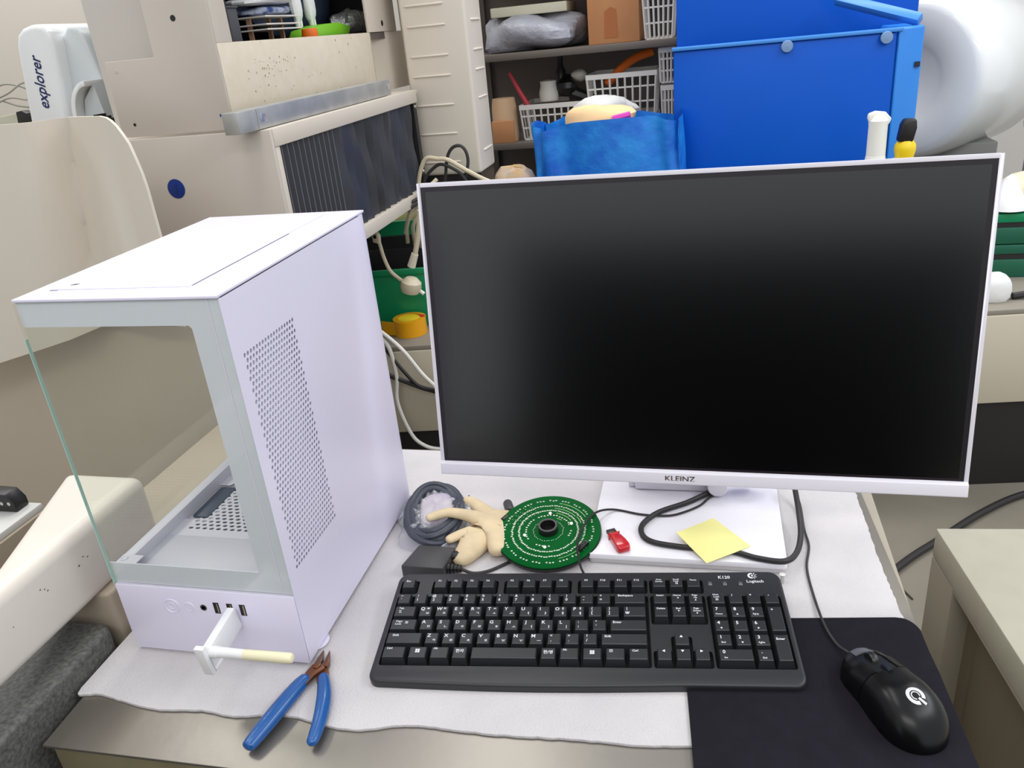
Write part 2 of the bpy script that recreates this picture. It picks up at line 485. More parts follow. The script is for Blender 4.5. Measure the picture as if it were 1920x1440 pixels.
# rounded rear edge of the side panel
mb = MB(); prof = [(CX, CY+CD-0.018),(CX-0.0003, CY+CD-0.010),(CX-0.0022, CY+CD-0.003),(CX-0.006, CY+CD)]
pp = prof + [(CX-0.007, CY+CD-0.001),(CX-0.0035, CY+CD-0.004),(CX-0.0015,CY+CD-0.018)]
mb.prism(pp, CB+0.0005, CH-0.0035).build('side_panel_edge', white_case, case, smooth=True, angle=50)
MB().box(CX-0.014, CX-0.0128, CY+0.003, CY+CD-0.02, CB+0.0005, CH-0.0035).build('inner_liner', white_inner, case)
# base, rear, lower front
MB().box(XL+0.001, CX-0.0015, CY+0.001, CY+CD-0.001, CB-0.002, CB+0.002).build('bottom_plate', white_case, case)
MB().box(XL+0.006, CX-0.008, CY+CD-0.006, CY+CD-0.002, CB+0.002, CH-0.0035).build('rear_panel', white_inner, case)
GZ = 0.0985
lf = MB().box(XL, CX-0.0006, CY, CY+0.012, CB, GZ).build('lower_front', white_case, case, bevel=0.0008)
MB().box(XL, XL+0.003, CY+0.012, CY+CD-0.004, CB, GZ+0.004).build('lower_side', white_case, case)
# glass panes (front and left side)
MB().box(XL, CX-0.0006, CY, CY+0.0035, GZ+0.0012, CH-0.0035).build('front_glass', glass_clear, case)
MB().box(XL+0.0002, XL+0.0034, CY+0.0037, CY+CD-0.006, GZ+0.0045, CH-0.0035).build('side_glass', glass_clear, case)
MB().box(XL-0.0007, XL-0.0001, CY-0.0002, CY+0.0037, GZ+0.0012, CH-0.0405).build('glass_edge', glass_edge_m, case)
# white border printed behind the front glass: ring open at the left side
b0, b1 = CY+0.0037, CY+0.0051
win = [(XL, CH-0.0035), (XL, CH-0.0290), (CX-0.0395, CH-0.0290), (CX-0.0365, CH-0.0320), (CX-0.0365, 0.1255), (XL, 0.1255), (XL, GZ+0.0012), (CX-0.0006, GZ+0.0012), (CX-0.0006, CH-0.0035)]
MB().prism(win, b0, b1, 'y').build('glass_border', frame_grey, case)
# interior: bottom rail along the left glass, shroud with hex vents and cable slot
SZ = 0.119
MB().box(XL+0.004, XL+0.016, CY+0.006, CY+CD-0.008, SZ-0.004, SZ+0.004).build('inner_rail', white_inner, case, bevel=0.0008)
MB().box(XL+0.016, XL+0.0175, CY+0.006, CY+CD-0.008, SZ-0.012, SZ+0.004).build('rail_lip', white_inner, case)
sx = lambda x: x
V, F_ = perforated(XL+0.0175, CX-0.02, CY+0.008, CY+CD-0.008, XL+0.020+0.012, CX-0.03, CY+0.094, CY+0.235, 0.0092, 0.0072, 0.0033, 0.0024, 0.0012)
# cable slot region: drop faces inside slot and refill
slot = (CX-0.199, CX-0.176, CY+0.122, CY+0.190)
keep = []
for f in F_:
    ca = sum(V[i][0] for i in f)/len(f); cb = sum(V[i][1] for i in f)/len(f)
    if slot[0]-0.002 < ca < slot[1]+0.002 and slot[2]-0.004 < cb < slot[3]+0.004 and V[f[0]][2] == 0 or (slot[0]-0.002 < ca < slot[1]+0.002 and slot[2]-0.004 < cb < slot[3]+0.004): continue
    keep.append(f)
mb = MB(); mb.add([(a, b, SZ-0.010-c) for a, b, c in V], keep)
mb.build('shroud_plate', white_inner, case)
MB().prism(rrect(slot[0], slot[1], slot[2], slot[3], 0.003), SZ-0.0135, SZ-0.0105).build('cable_slot', blue_dark, case, bevel=0.0006)
MB().prism([(slot[0]-0.007,slot[2]-0.008),(slot[1]+0.007,slot[2]-0.008),(slot[1]+0.007,slot[3]+0.008),(slot[0]-0.007,slot[3]+0.008)], SZ-0.0155, SZ-0.0136).build('slot_surround', white_inner, case)
MB().box(XL+0.018, CX-0.018, CY+0.02, CY+CD-0.01, 0.05, 0.052).build('shroud_floor', dark_in, case)
MB().box(XL+0.0175, CX-0.02, CY+0.006, CY+0.080, SZ-0.0098, SZ-0.0088).build('shroud_step', white_inner, case, bevel=0.0003)
MB().lathe([(0.0001,0),(0.0042,0),(0.0042,0.0012),(0.0028,0.0012),(0.0026,0.0004),(0.0001,0.0004)], 16, (XL+0.0100, CY+0.0145, SZ+0.0041)).build('thumb_screw', frame_grey, case, smooth=True)
MB().box(XL+0.004, XL+0.030, CY+0.0055, CY+0.022, SZ+0.0035, SZ+0.0041).build('corner_tab', white_inner, case)
# right inner wall so the shroud meets something
MB().box(CX-0.0195, CX-0.0183, CY+0.006, CY+CD-0.01, 0.05, CH-0.0035).build('tray_wall', white_inner, case)
# front ports
yf = CY
rot_y = Matrix.Rotation(R(90), 3, 'X')
def disc_y(r, x, z, d, n=24): return MB().lathe([(0.0001,0),(r,0),(r,d),(0.0001,d)], n, (x, yf, z), rot_y)
pb = MB().lathe([(0.0094,0),(0.0094,0.0006),(0.0086,0.0008),(0.0082,0.0003),(0.0050,0.0003),(0.0046,0.0006),(0.0038,0.0006),(0.0034,0.0003),(0.0001,0.0003)], 28, (CX-0.1542, yf, 0.0742), rot_y).build('power_button', white_case, case, smooth=True)
MB().lathe([(0.0064,0),(0.0062,0.0005),(0.0055,0.0006),(0.0051,0.0003),(0.0001,0.0003)], 24, (CX-0.1325, yf, 0.0744), rot_y).build('reset_button', white_case, case, smooth=True)
aj = MB().lathe([(0.0001,0.0001),(0.0024,0.0001),(0.0024,0.0004),(0.0040,0.0004),(0.0040,0.0)], 20, (CX-0.1142, yf, 0.0753), rot_y).build('audio_jack', grey_pl, case, smooth=True)
MB().lathe([(0.0001,0.0005),(0.0023,0.0005)], 16, (CX-0.1142, yf, 0.0753), rot_y).build('jack_hole', port_black, aj)
for ux in (-0.0975, -0.0810, -0.0655):
    pr = MB().box(CX+ux-0.0034, CX+ux+0.0034, yf-0.0004, yf+0.001, 0.0690, 0.0835).build('usb_port', port_black, case)
    MB().box(CX+ux+0.0008, CX+ux+0.0024, yf-0.0007, yf-0.0004, 0.0702, 0.0823).build('contact_tongue', port_metal, pr)
# feet
for fx, fy in ((CX-0.012, CY+0.035), (XL+0.03, CY+0.04), (CX-0.014, CY+CD-0.05), (XL+0.03, CY+CD-0.05)):
    MB().lathe([(0.012,0),(0.0165,0.0045),(0.017,0.0042)], 20, (fx, fy, FT)).build('foot', white_case, case, smooth=True)

# ------------------------------------------------------------------ wifi dongle plugged into the case
wd = thing('wifi_adapter', 'white wireless dongle with a swivel antenna sticking out of the case front', 'wifi adapter', (-0.4935, 0.56, 0.049))
body = MB().box(-0.0045, 0.0045, -0.029, 0.029, -0.0145, 0.0145)
body.xf(Matrix.Translation((-0.4925, 0.5595, 0.0655)) @ Matrix.Rotation(R(9), 4, 'X'))
body.build('body', plastic_white, wd, bevel=0.0012)
mb = MB().box(-0.0056, -0.0046, -0.029, 0.029, -0.014, -0.0128); mb.box(-0.0016, -0.0008, -0.0292, 0.028, 0.0144, 0.0149)
mb.xf(Matrix.Translation((-0.4925, 0.5595, 0.0655)) @ Matrix.Rotation(R(9), 4, 'X'))
mb.build('seam', frame_grey, wd)
br = MB().prism([(-0.017,-0.0265),(0.004,-0.030),(0.0065,0.012),(-0.002,0.018),(-0.0045,0.0075),(-0.0028,-0.016)], -0.0048, 0.0048, 'x')
br = MB()
br.box(-0.0055, 0.0055, -0.010, -0.004, -0.022, 0.016); br.box(-0.0055, 0.0055, -0.004, 0.012, -0.022, -0.018)
br.prism([(0.006,-0.018),(0.012,-0.018),(0.013,-0.010),(0.0105,-0.010)], -0.005, 0.005, 'x')
br.xf(Matrix.Translation((-0.4925, 0.5340, 0.0690)) @ Matrix.Rotation(R(7), 4, 'X'))
br.build('hinge_bracket', plastic_white, wd, bevel=0.0012)
ay, az = 0.5345, 0.0712
MB().tube([(-0.488, ay, az),(-0.479, ay, az),(-0.4785, ay, az)], [0.0062,0.0062,0.0055], 16).build('antenna_joint', plastic_white, wd, smooth=True)
MB().tube([(-0.4785, ay, az),(-0.468, ay, az+0.0002),(-0.4677, ay, az+0.0002),(-0.449, ay-0.0005, az+0.0008)], [0.0055,0.0054,0.0052,0.0052], 16).build('antenna_base', plastic_white, wd, smooth=True)
MB().tube([(-0.449, ay-0.0005, az+0.0008),(-0.404, ay-0.001, az+0.002),(-0.3975, ay-0.001, az+0.0022),(-0.3955, ay-0.001, az+0.0022),(-0.3945, ay-0.001, az+0.0022)], [0.0052,0.0055,0.0053,0.0043,0.002], 16).build('antenna_tip', plastic_cream, wd, smooth=True, label='yellowed antenna tip')

# ================================================================== MONITOR
MW, MH = 0.6137, 0.3655
mon = thing('computer_monitor', 'wide white-framed monitor with a black screen on a white stand', 'monitor', (-0.022, 0.92, FT))
MM = Matrix.Translation((-0.0248, 0.8392, 0.1035)) @ Matrix.Rotation(-0.0187, 4, 'Z') @ Matrix.Rotation(-0.1371, 4, 'X')
h = MW/2
CHIN = 0.0172
# rear shell with hollow front rim
mb = MB()
rim = 0.0045
mb.box(-h, h, 0.004, 0.0125, 0.006, MH)
mb.prism(rrect(-0.20, 0.20, 0.05, 0.29, 0.03), 0.0125, 0.040, 'y')
mb.xf(MM).build('rear_shell', monitor_white, mon, bevel=0.0012)
mb = MB()
mb.box(-h, -h+rim, -0.0006, 0.0042, CHIN-0.001, MH); mb.box(h-rim, h, -0.0006, 0.0042, CHIN-0.001, MH)
mb.box(-h+rim, h-rim, -0.0006, 0.0042, MH-rim, MH)
mb.xf(MM).build('frame', monitor_white, mon, bevel=0.0006)
mb = MB(); bw = 0.0055
mb.box(-h+rim, h-rim, 0.0002, 0.0038, CHIN, MH-rim)
mb.xf(MM).build('bezel', bezel_m, mon)
mb = MB(); mb.box(-h+rim+bw, h-rim-bw, -0.0001, 0.0006, CHIN+0.0035, MH-rim-bw)
mb.xf(MM).build('screen', screen_m, mon, label='black switched-off screen')
mb = MB(); mb.prism([(0.0125,0.0),(-0.004,0.0),(-0.0048,0.001),(-0.0042,0.0145),(-0.0005,CHIN),(0.0042,CHIN)], -h, h, 'x')
mb.xf(MM); chin = mb.build('chin', monitor_white, mon, bevel=0.0010)
mb = MB(); text_into(mb, 'KLEINZ', 0, 0, 0, 0.0096, sx=1.12)
mb.xf(MM @ Matrix.Translation((-0.004, -0.00475, 0.0074)) @ Matrix.Rotation(R(93), 4, 'X'))
mb.build('lettering', M('logo_brown', (112, 92, 84), 0.3, 0.4), chin)
# stand
mb = MB(); mb.prism([(0.955,0.0192),(1.005,0.0192),(0.985,0.32),(0.945,0.32)], -0.095, 0.012, 'x')
mb.build('neck', monitor_white, mon, bevel=0.004)
MB().box(-0.075, -0.008, 0.905, 0.955, 0.24, 0.32).build('tilt_joint', monitor_white, mon, bevel=0.003)
MB().box(-0.104, -0.095, 0.962, 0.995, 0.0192, 0.20).build('neck_rib', monitor_white, mon, bevel=0.002)
base = MB().prism(rrect(-0.141, 0.0955, 0.8035, 1.03, 0.004), 0.0115, 0.019).build('base_plate', M('glossy_white_film', (236, 234, 240), 0.3, bump=(16, 0.35, 0.006)), mon, bevel=0.001)
MB().prism(rrect(-0.1395, 0.094, 0.8055, 1.028, 0.004), 0.0048, 0.0108).build('base_underlayer', M('base_grey_white', (196, 194, 196), 0.5), mon, bevel=0.0006)
MB().lathe([(0.0001,0),(0.0125,0),(0.0132,0.001),(0.0132,0.020),(0.0120,0.0215),(0.0001,0.0215)], 28, (0.0172, 0.964, 0.0335), rot_y).build('cable_clip', monitor_white, mon, smooth=True)
MB().blob((0.052, 0.965, 0.037), 0.024, 0.016, 0.010, 20, 10).build('neck_foot', monitor_white, mon, smooth=True)
MB().tube([(0.0885,0.789,0.0045),(0.0885,0.789,0.015),(0.0885,0.789,0.0165)], [0.0022,0.0022,0.0036], 10).build('base_screw', steel_m, mon, smooth=True)

# ================================================================== KEYBOARD
U = 0.01905
kb_rot = (0.11975, 0, 0.10906)
kb_loc = (-0.33574, 0.59296, 0.014)
kb = thing('keyboard', 'black full-size wired keyboard with white Korean and Latin legends', 'keyboard', kb_loc, kb_rot)
def local_build(mb, name, mats, parent, **k): return mb.build(name, mats, parent, world=False, **k)
# body outline (u, v) with softly bulging front edge
out = []
uL, uR, vF, vB = -0.42, 22.92, -1.12, 7.10
def corner(cu, cv, r, a0, n=6): return [(cu+r*math.cos(R(a0+90*k/n)), cv+r*math.sin(R(a0+90*k/n))) for k in range(n+1)]
out += corner(uR-0.75, vB-0.7, 0.7, 0) + corner(uL+0.75, vB-0.7, 0.7, 90)
out += corner(uL+0.55, vF+0.6, 0.6, 180)
for k in range(1, 16):
    q = k/16; uu = uL+0.6+(uR-uL-1.2)*q
    out.append((uu, vF - 0.20*math.sin(math.pi*min(1, q*1.35))**1.0 if q < 0.74 else vF))
out += corner(uR-0.62, vF+0.6, 0.6, 270)
outp = [(a*U, b*U) for a, b in out]
body = MB().prism(outp, -0.0105, 0.0030).build('body', [kb_body, kb_well], bevel=0.0038, seg=4, angle=40)
g = 0.07
wells = [(0,1,5.33,6.27),(2,6,5.33,6.27),(6.5,10.5,5.33,6.27),(11,15,5.33,6.27),(15.25,18.25,5.33,6.27),(0,15,0,5),(15.25,18.25,3,5),(15.25,18.25,0,1),(16.25,17.25,0.9,2),(18.5,22.5,0,5)]
cut = []
for a, b, c, d in wells:
    cut.append(MB().prism([(p[0]*U, p[1]*U) for p in rrect(a-g, b+g, c-g, d+g, 0.14, 3)], -0.0045, 0.01).build('cutter', kb_well))
boolean_cut(body, cut)
body.data.polygons.foreach_set('use_smooth', [True]*len(body.data.polygons)); body.data.set_sharp_from_angle(angle=R(40))
zs = [p.center.z for p in body.data.polygons]
for p in body.data.polygons:
    p.material_index = 1 if (abs(p.center.z+0.0045) < 1e-4 and p.normal.z > 0.9) else 0
body.parent = kb
for fu in (1.5, 21.0):
    local_build(MB().box(fu*U, (fu+1.6)*U, 6.1*U, 6.7*U, -0.0255, -0.010), 'rear_foot', kb_body, kb, bevel=0.001)
local_build(MB().box(-0.2*U, 22.5*U, -0.9*U, -0.5*U, -0.0115, -0.0105), 'front_rubber_strip', kb_well, kb)

KMESH = {}
def key_mesh(w, hgt, low=False):
    k = (round(w,3), round(hgt,3), low)
    if k in KMESH: return KMESH[k]
    W, Hh = w*U, hgt*U
    z0, z1, z2 = -0.0035, 0.0092, 0.0098
    if low: z1, z2 = 0.0082, 0.0088
    def ring(l, r, f, b, z): return [(l,f,z),(W-r,f,z),(W-r,Hh-b,z),(l,Hh-b,z)]
    i0 = 0.0005
    vs = ring(i0,i0,i0,i0,z0) + ring(0.0028,0.0028,0.0042,0.0011,z1) + ring(0.0036,0.0036,0.0050,0.0018,z2)
    mb = MB(); fs = []
    for a in (0,4):
        for q in range(4): fs.append((a+q, a+(q+1)%4, a+4+(q+1)%4, a+4+q))
    fs.append((8,9,10,11))
    me = bpy.data.meshes.new('key'); me.from_pydata(vs, [], fs); me.materials.append(key_m); me.update()
    KMESH[k] = (me, z2)
    return KMESH[k]
def poly_into(mb, pts, x, y, z, s):
    mb.add([(x+a*s, y+b*s, z) for a, b in pts], [tuple(range(len(pts)))])
TRI = {'^':[(-.5,-.4),(.5,-.4),(0,.5)], 'v':[(-.5,.4),(0,-.5),(.5,.4)], '<':[(-.5,0),(.4,-.5),(.4,.5)], '>':[(-.4,-.5),(.5,0),(-.4,.5)]}
def key(u, v, w, hgt, items, low=False):
    """items: (text, fx, fy, size_mm) fx,fy fraction across the cap top"""
    me, zt = key_mesh(w, hgt, low)
    o = bpy.data.objects.new('key', me); COL.objects.link(o); o.parent = kb; o.location = (u*U, v*U, 0)
    W, Hh = w*U, hgt*U
    mb = MB(); z = zt+0.00012
    for it in items:
        tx, fx, fy, sz = it
        x = 0.0036+(W-0.0072)*fx; y = 0.0050+(Hh-0.0068)*fy; s = sz*0.00112
        if tx in ('win',):
            for (a, b) in ((-.5,.04),(.04,.04),(-.5,-.5),(.04,-.5)):
                poly_into(mb, [(a,b),(a+.46,b),(a+.46,b+.46),(a,b+.46)], x, y, z, s)
        elif tx == 'menu':
            for r_ in ((-.5,-.5,.5,-.38),(-.5,.38,.5,.5),(-.5,-.38,-.38,.38),(.38,-.38,.5,.38),(-.25,.1,.25,.2),(-.25,-.2,.25,-.1)):
                poly_into(mb, [(r_[0],r_[1]),(r_[2],r_[1]),(r_[2],r_[3]),(r_[0],r_[3])], x, y, z, s)
        elif tx == 'box':
            for r_ in ((-.5,-.5,.5,-.34),(-.5,.34,.5,.5),(-.5,-.34,-.34,.34),(.34,-.34,.5,.34),(-.12,-.2,.12,.2)):
                poly_into(mb, [(r_[0],r_[1]),(r_[2],r_[1]),(r_[2],r_[3]),(r_[0],r_[3])], x, y, z, s)
        elif tx == 'bar':
            poly_into(mb, [(-.5,-.14),(.5,-.14),(.5,.14),(-.5,.14)], x, y, z, s)
        elif tx in ('tri^','triv','tri<','tri>'):
            poly_into(mb, TRI[tx[3]], x, y, z, s)
        else:
            text_into(mb, tx, x, y, z, s)
    if mb.v:
        lg = local_build(mb, 'legend', legend_m, o)
    return o
def pair(a, b): return [(a, 0.22, 0.80, 4.2), (b, 0.22, 0.32, 4.6)]
def let(a, hg=None, hs=None):
    L = [(a, 0.22, 0.74, 5.4)]
    if hg: L.append((hg, 0.74, 0.22, 4.2))
    if hs: L.append((hs, 0.74, 0.78, 3.6))
    return L
# function row
fv, fh = 5.33, 0.94
key(0, fv, 1, fh, [('Esc', .42, .78, 3.6)], True)
for i, u0 in enumerate([2,3,4,5,6.5,7.5,8.5,9.5,11,12,13,14]):
    key(u0, fv, 1, fh, [('F%d' % (i+1), .40, .80, 3.6)], True)
key(15.25, fv, 1, fh, [('Print', .5, .86, 2.6), ('Screen', .5, .60, 2.6)], True)
key(16.25, fv, 1, fh, [('Scroll', .5, .88, 2.6), ('Lock', .5, .64, 2.6), ('box', .55, .36, 2.4)], True)
key(17.25, fv, 1, fh, [('Pause', .5, .80, 2.8)], True)
# number row
for i, (a, b) in enumerate([('~','`'),('!','1'),('@','2'),('#','3'),('$','4'),('%','5'),('^','6'),('&','7'),('*','8'),('(','9'),(')','0'),('_','-'),('+','=')]):
    key(i, 4, 1, 1, pair(a, b))
key(13, 4, 2, 1, [('Backspace', .35, .80, 3.6)])
key(0, 3, 1.5, 1, [('Tab', .28, .80, 3.4), ('bar', .24, .50, 2.6), ('bar', .26, .32, 2.6)])
for i, (a, b, c) in enumerate([('Q','ㅂ','ㅃ'),('W','ㅈ','ㅉ'),('E','ㄷ','ㄸ'),('R','ㄱ','ㄲ'),('T','ㅅ','ㅆ'),('Y','ㅛ',None),('U','ㅕ',None),('I','ㅑ',None),('O','ㅐ','ㅒ'),('P','ㅔ','ㅖ')]):
    key(1.5+i, 3, 1, 1, let(a, b, c))
key(11.5, 3, 1, 1, pair('{','[')); key(12.5, 3, 1, 1, pair('}',']')); key(13.5, 3, 1.5, 1, [('|', .12, .80, 4.2), ('₩', .14, .30, 4.2)])
key(0, 2, 1.75, 1, [('Caps', .28, .80, 3.2), ('Lock', .26, .50, 3.2), ('box', .62, .68, 2.6)])
for i, (a, b) in enumerate(zip('ASDFGHJKL', 'ㅁㄴㅇㄹㅎㅗㅓㅏㅣ')): key(1.75+i, 2, 1, 1, let(a, b))
key(10.75, 2, 1, 1, pair(':',';')); key(11.75, 2, 1, 1, pair('"',"'")); key(12.75, 2, 2.25, 1, [('Enter', .17, .78, 3.8)])
key(0, 1, 2.25, 1, [('Shift', .22, .76, 3.6)])
for i, (a, b) in enumerate(zip('ZXCVBNM', 'ㅋㅌㅊㅍㅠㅜㅡ')): key(2.25+i, 1, 1, 1, let(a, b))
key(9.25, 1, 1, 1, pair('<',',')); key(10.25, 1, 1, 1, pair('>','.')); key(11.25, 1, 1, 1, pair('?','/')); key(12.25, 1, 2.75, 1, [('Shift', .12, .76, 3.6)])
bot = [(0,1.5,[('Ctrl',.24,.86,3.4)]),(1.5,1.25,[('win',.48,.62,4.2)]),(2.75,1.25,[('Alt',.22,.88,3.2)]),(4,1.05,[('한자',.5,.62,4.4)]),(5.05,3.9,[]),(8.95,1.05,[('한/영',.5,.56,4.4)]),(10,1.25,[('Alt',.22,.84,3.2)]),(11.25,1.25,[('win',.5,.60,4.2)]),(12.5,1.25,[('menu',.24,.78,3.0)]),(13.75,1.25,[('Ctrl',.3,.80,3.4)])]
for u0, w, it in bot: key(u0, 0, w, 1, it)
# navigation block
for i, it in enumerate([[('Insert',.5,.82,3.0)],[('Home',.45,.82,3.0),('tri<',.5,.52,2.0)],[('Page',.45,.84,2.8),('Up',.5,.56,2.8),('tri^',.5,.28,2.0)]]): key(15.25+i, 4, 1, 1, it)
for i, it in enumerate([[('Delete',.5,.82,3.0)],[('End',.45,.82,3.0),('tri>',.5,.55,2.0)],[('Page',.45,.84,2.8),('Down',.5,.56,2.8),('triv',.5,.28,2.0)]]): key(15.25+i, 3, 1, 1, it)
key(16.25, 1, 1, 1, [('tri^',.45,.82,3.0)])
for i, a in enumerate(('tri<','triv','tri>')): key(15.25+i, 0, 1, 1, [(a,.45,.82,3.0)])
# numeric pad
for i, it in enumerate([[('Num',.35,.90,2.8),('Lock',.4,.64,2.8),('box',.42,.34,2.4)],[('/',.2,.82,4)],[('*',.25,.80,4.4)],[('-',.25,.86,4.4)]]): key(18.5+i, 4, 1, 1, it)
for r_, row in ((3, (('7','Home'),('8','tri^'),('9','PgUp'))), (2, (('4','tri<'),('5',None),('6','tri>'))), (1, (('1','End'),('2','triv'),('3','PgDn')))):
    for i, (a, b) in enumerate(row):
        it = [(a,.24,.76,5.2)]
        if b: it.append((b,.40,.20,2.6 if b[:3] != 'tri' else 2.2))
        key(18.5+i, r_, 1, 1, it)
key(21.5, 2, 1, 2, [('+',.26,.88,4.4)]); key(21.5, 0, 1, 2, [('Enter',.42,.84,3.6)])
key(18.5, 0, 2, 1, [('0',.12,.76,5.2),('Ins',.16,.18,2.6)]); key(20.5, 0, 1, 1, [('.',.24,.80,5.2),('Del',.40,.18,2.6)])
# printing on the body
bz = 0.00315
mb = MB(); text_into(mb, 'K120', 19.6*U, 6.55*U, bz, 0.0062); local_build(mb, 'model_lettering', legend_m, kb)
mb = MB(); text_into(mb, 'Logitech', 21.35*U, 6.22*U, bz, 0.0055)
n = 16
arc1 = [(math.cos(R(70+220*k/n)), math.sin(R(70+220*k/n))) for k in range(n+1)]
arc2 = [(0.1+0.55*math.cos(R(290-220*k/n)), 0.55*math.sin(R(290-220*k/n))) for k in range(n+1)]
poly_into(mb, arc1+arc2, 21.2*U, 6.68*U, bz, 0.0042)
poly_into(mb, [(.28*math.cos(6.28*k/10)+.2, .28*math.sin(6.28*k/10)) for k in range(10)], 21.2*U, 6.68*U, bz, 0.0042)
for a in (55, 15, -25, -60):
    c_, s_ = math.cos(R(a)), math.sin(R(a))
    poly_into(mb, [(.2+.55*c_+.1*s_, .55*s_-.1*c_),(.2+1.25*c_+.1*s_,1.25*s_-.1*c_),(.2+1.25*c_-.1*s_,1.25*s_+.1*c_),(.2+.55*c_-.1*s_,.55*s_+.1*c_)], 21.2*U, 6.68*U, bz, 0.0042)
local_build(mb, 'maker_logo', legend_m, kb)
for uu in (18.75, 19.6, 20.5):
    mb = MB(); s = 0.0030
    for r_ in ((-.6,-.5,.6,-.3),(-.6,.3,.6,.5),(-.6,-.3,-.4,.3),(.4,-.3,.6,.3),(-.12,-.2,.12,.2),(-.6,1.0,.6,1.15)):
        poly_into(mb, [(r_[0],r_[1]),(r_[2],r_[1]),(r_[2],r_[3]),(r_[0],r_[3])], uu*U, 6.0*U, bz, s)
    local_build(mb, 'indicator_icon', M('legend_grey', (150, 152, 156), 0.6), kb)
# keyboard lead
lead = smooth_path([(-0.128,0.7405,0.020),(-0.1348,0.7475,0.027),(-0.1436,0.7649,0.030),(-0.1514,0.796,0.0335),(-0.1516,0.8298,0.0345),(-0.140,0.873,0.032),(-0.1188,0.8999,0.0215),(-0.0828,0.8926,0.0208),(-0.0549,0.8912,0.0208),(-0.0345,0.8966,0.0208),(-0.0074,0.9177,0.0208),(0.006,0.9390,0.0208),(0.016,0.951,0.0208)], 6)
MB().tube(lead, 0.0015, 8).build('cable', cable_black, kb, smooth=True)

# ================================================================== MOUSE PAD AND MOUSE
padp = [(-0.0040,0.478),(0.234,0.482),(0.2305,0.5569),(0.2255,0.66),(0.2228,0.690)]
for k in range(1, 7):
    a = R(8+82*k/7); padp.append((0.2075-0.004+0.0190*math.cos(a), 0.7125+0.0265*math.sin(a)))
padp += [(0.200,0.7390),(0.097,0.7261),(-0.021,0.712),(-0.0157,0.61)]
o = MB().prism(padp, 0.0042, 0.0072).build('mouse_pad', pad_m, bevel=0.0006)
tag(o, 'black cloth mouse pad partly under the keyboard corner', 'mouse pad')
PT = 0.0072
ma = math.atan2(0.6807-0.575, 0.15-0.1987) - math.pi/2   # heading of +y local (front)
mouse = thing('computer_mouse', 'black wired mouse with silver round logo on the black pad', 'mouse', (0.1735, 0.6135, PT), (0, 0, ma))
ML = 0.117
def interp(tab, t):
    for (a, va), (b, vb) in zip(tab[:-1], tab[1:]):
        if t <= b:
            q = (t-a)/(b-a); q = q*q*(3-2*q)*0.5+q*0.5; return va+(vb-va)*q
    return tab[-1][1]
wtab = [(0,.0225),(0.07,.0268),(0.2,.0285),(0.4,.0280),(0.6,.0300),(0.70,.0302),(0.9,.0235),(0.97,.013),(1,.0005)]
htab = [(0,.0175),(0.1,.0225),(0.25,.0285),(0.42,.0345),(0.6,.0378),(0.75,.0350),(0.88,.0255),(0.96,.0150),(1,.0060)]
def msurf(t, a, off=0.0):
    """t 0 front..1 back, a 0..1 across left->right over the top"""
    w = interp(wtab, t); hh = interp(htab, t)
    if t > 0.70: w = 0.0302*max(0, 1-((t-0.70)/0.30)**2.3)**0.5
    if t > 0.60: hh = 0.0378*max(0, 1-((t-0.60)/0.40)**2.2)**0.62
    w = max(0.0002, w+off); hh = max(0.0002, hh+off)
    th = math.pi*(1-a)
    e = 0.62
    x = math.copysign(abs(math.cos(th))**e, math.cos(th))*w
    z = abs(math.sin(th))**0.75*hh
    # angular front: nose centre ahead of corners
    y = ML/2-ML*t
    if t < 0.25: y -= 0.012*(abs(x)/0.028)**1.5*(1-t/0.25)
    return Vector((x, y, z))
def mpatch(t0, t1, a0, a1, off, nu, nv):
    mb = MB(); mb.grid(lambda i, j: tuple(msurf(t0+(t1-t0)*(math.sin(j*math.pi/2) if t1 > 0.9 else j), a0+(a1-a0)*i, off)), nu, nv); return mb
base_mb = mpatch(0, 1, 0, 1, -0.0012, 28, 30)
ring0 = [tuple(msurf(0, i/28, -0.0012)) for i in range(29)]
base_mb.add(ring0, [tuple(range(29))])
local_build(base_mb, 'chassis', mouse_d, mouse, smooth=True, angle=60)
def shell_part(name, t0, t1, a0, a1, mat, nu=16, nv=16):
    mb = mpatch(t0, t1, a0, a1, 0.0, nu, nv)
    # turned-in rim
    rimpts = [(t0, a0+(a1-a0)*i/nu) for i in range(nu+1)]+[(t0+(t1-t0)*j/nv, a1) for j in range(1, nv+1)]+[(t1, a1-(a1-a0)*i/nu) for i in range(1, nu+1)]+[(t1-(t1-t0)*j/nv, a0) for j in range(1, nv)]
    A = [tuple(msurf(p[0], p[1], 0)) for p in rimpts]; B = [tuple(msurf(p[0], p[1], -0.002)) for p in rimpts]
    nn = len(A); mb.add(A+B, [(i, (i+1)%nn, nn+(i+1)%nn, nn+i) for i in range(nn)])
    return local_build(mb, name, mat, mouse, smooth=True, angle=40)
back = shell_part('palm_shell', 0.408, 1.0, 0.0, 1.0, mouse_m, 30, 24)
shell_part('left_button', 0.0, 0.40, 0.17, 0.425, mouse_m)
shell_part('right_button', 0.0, 0.40, 0.575, 0.83, mouse_m)
shell_part('side_grip', 0.0, 0.40, 0.0, 0.16, mouse_m, 6); shell_part('side_grip', 0.0, 0.40, 0.84, 1.0, mouse_m, 6)
shell_part('nose_plate', 0.0, 0.10, 0.435, 0.565, mouse_grey, 6, 4)
wz = msurf(0.2, 0.5).z
local_build(MB().lathe([(0.0001,-0.0035),(0.0075,-0.0035),(0.0085,-0.002),(0.0085,0.002),(0.0075,0.0035),(0.0001,0.0035)], 24, (0, ML/2-ML*0.205, wz-0.0035), Matrix.Rotation(R(90), 3, 'Y')), 'scroll_wheel', black_pl, mouse, smooth=True)
mb = MB(); p0 = msurf(0.34, 0.5); p1 = msurf(0.44, 0.5)
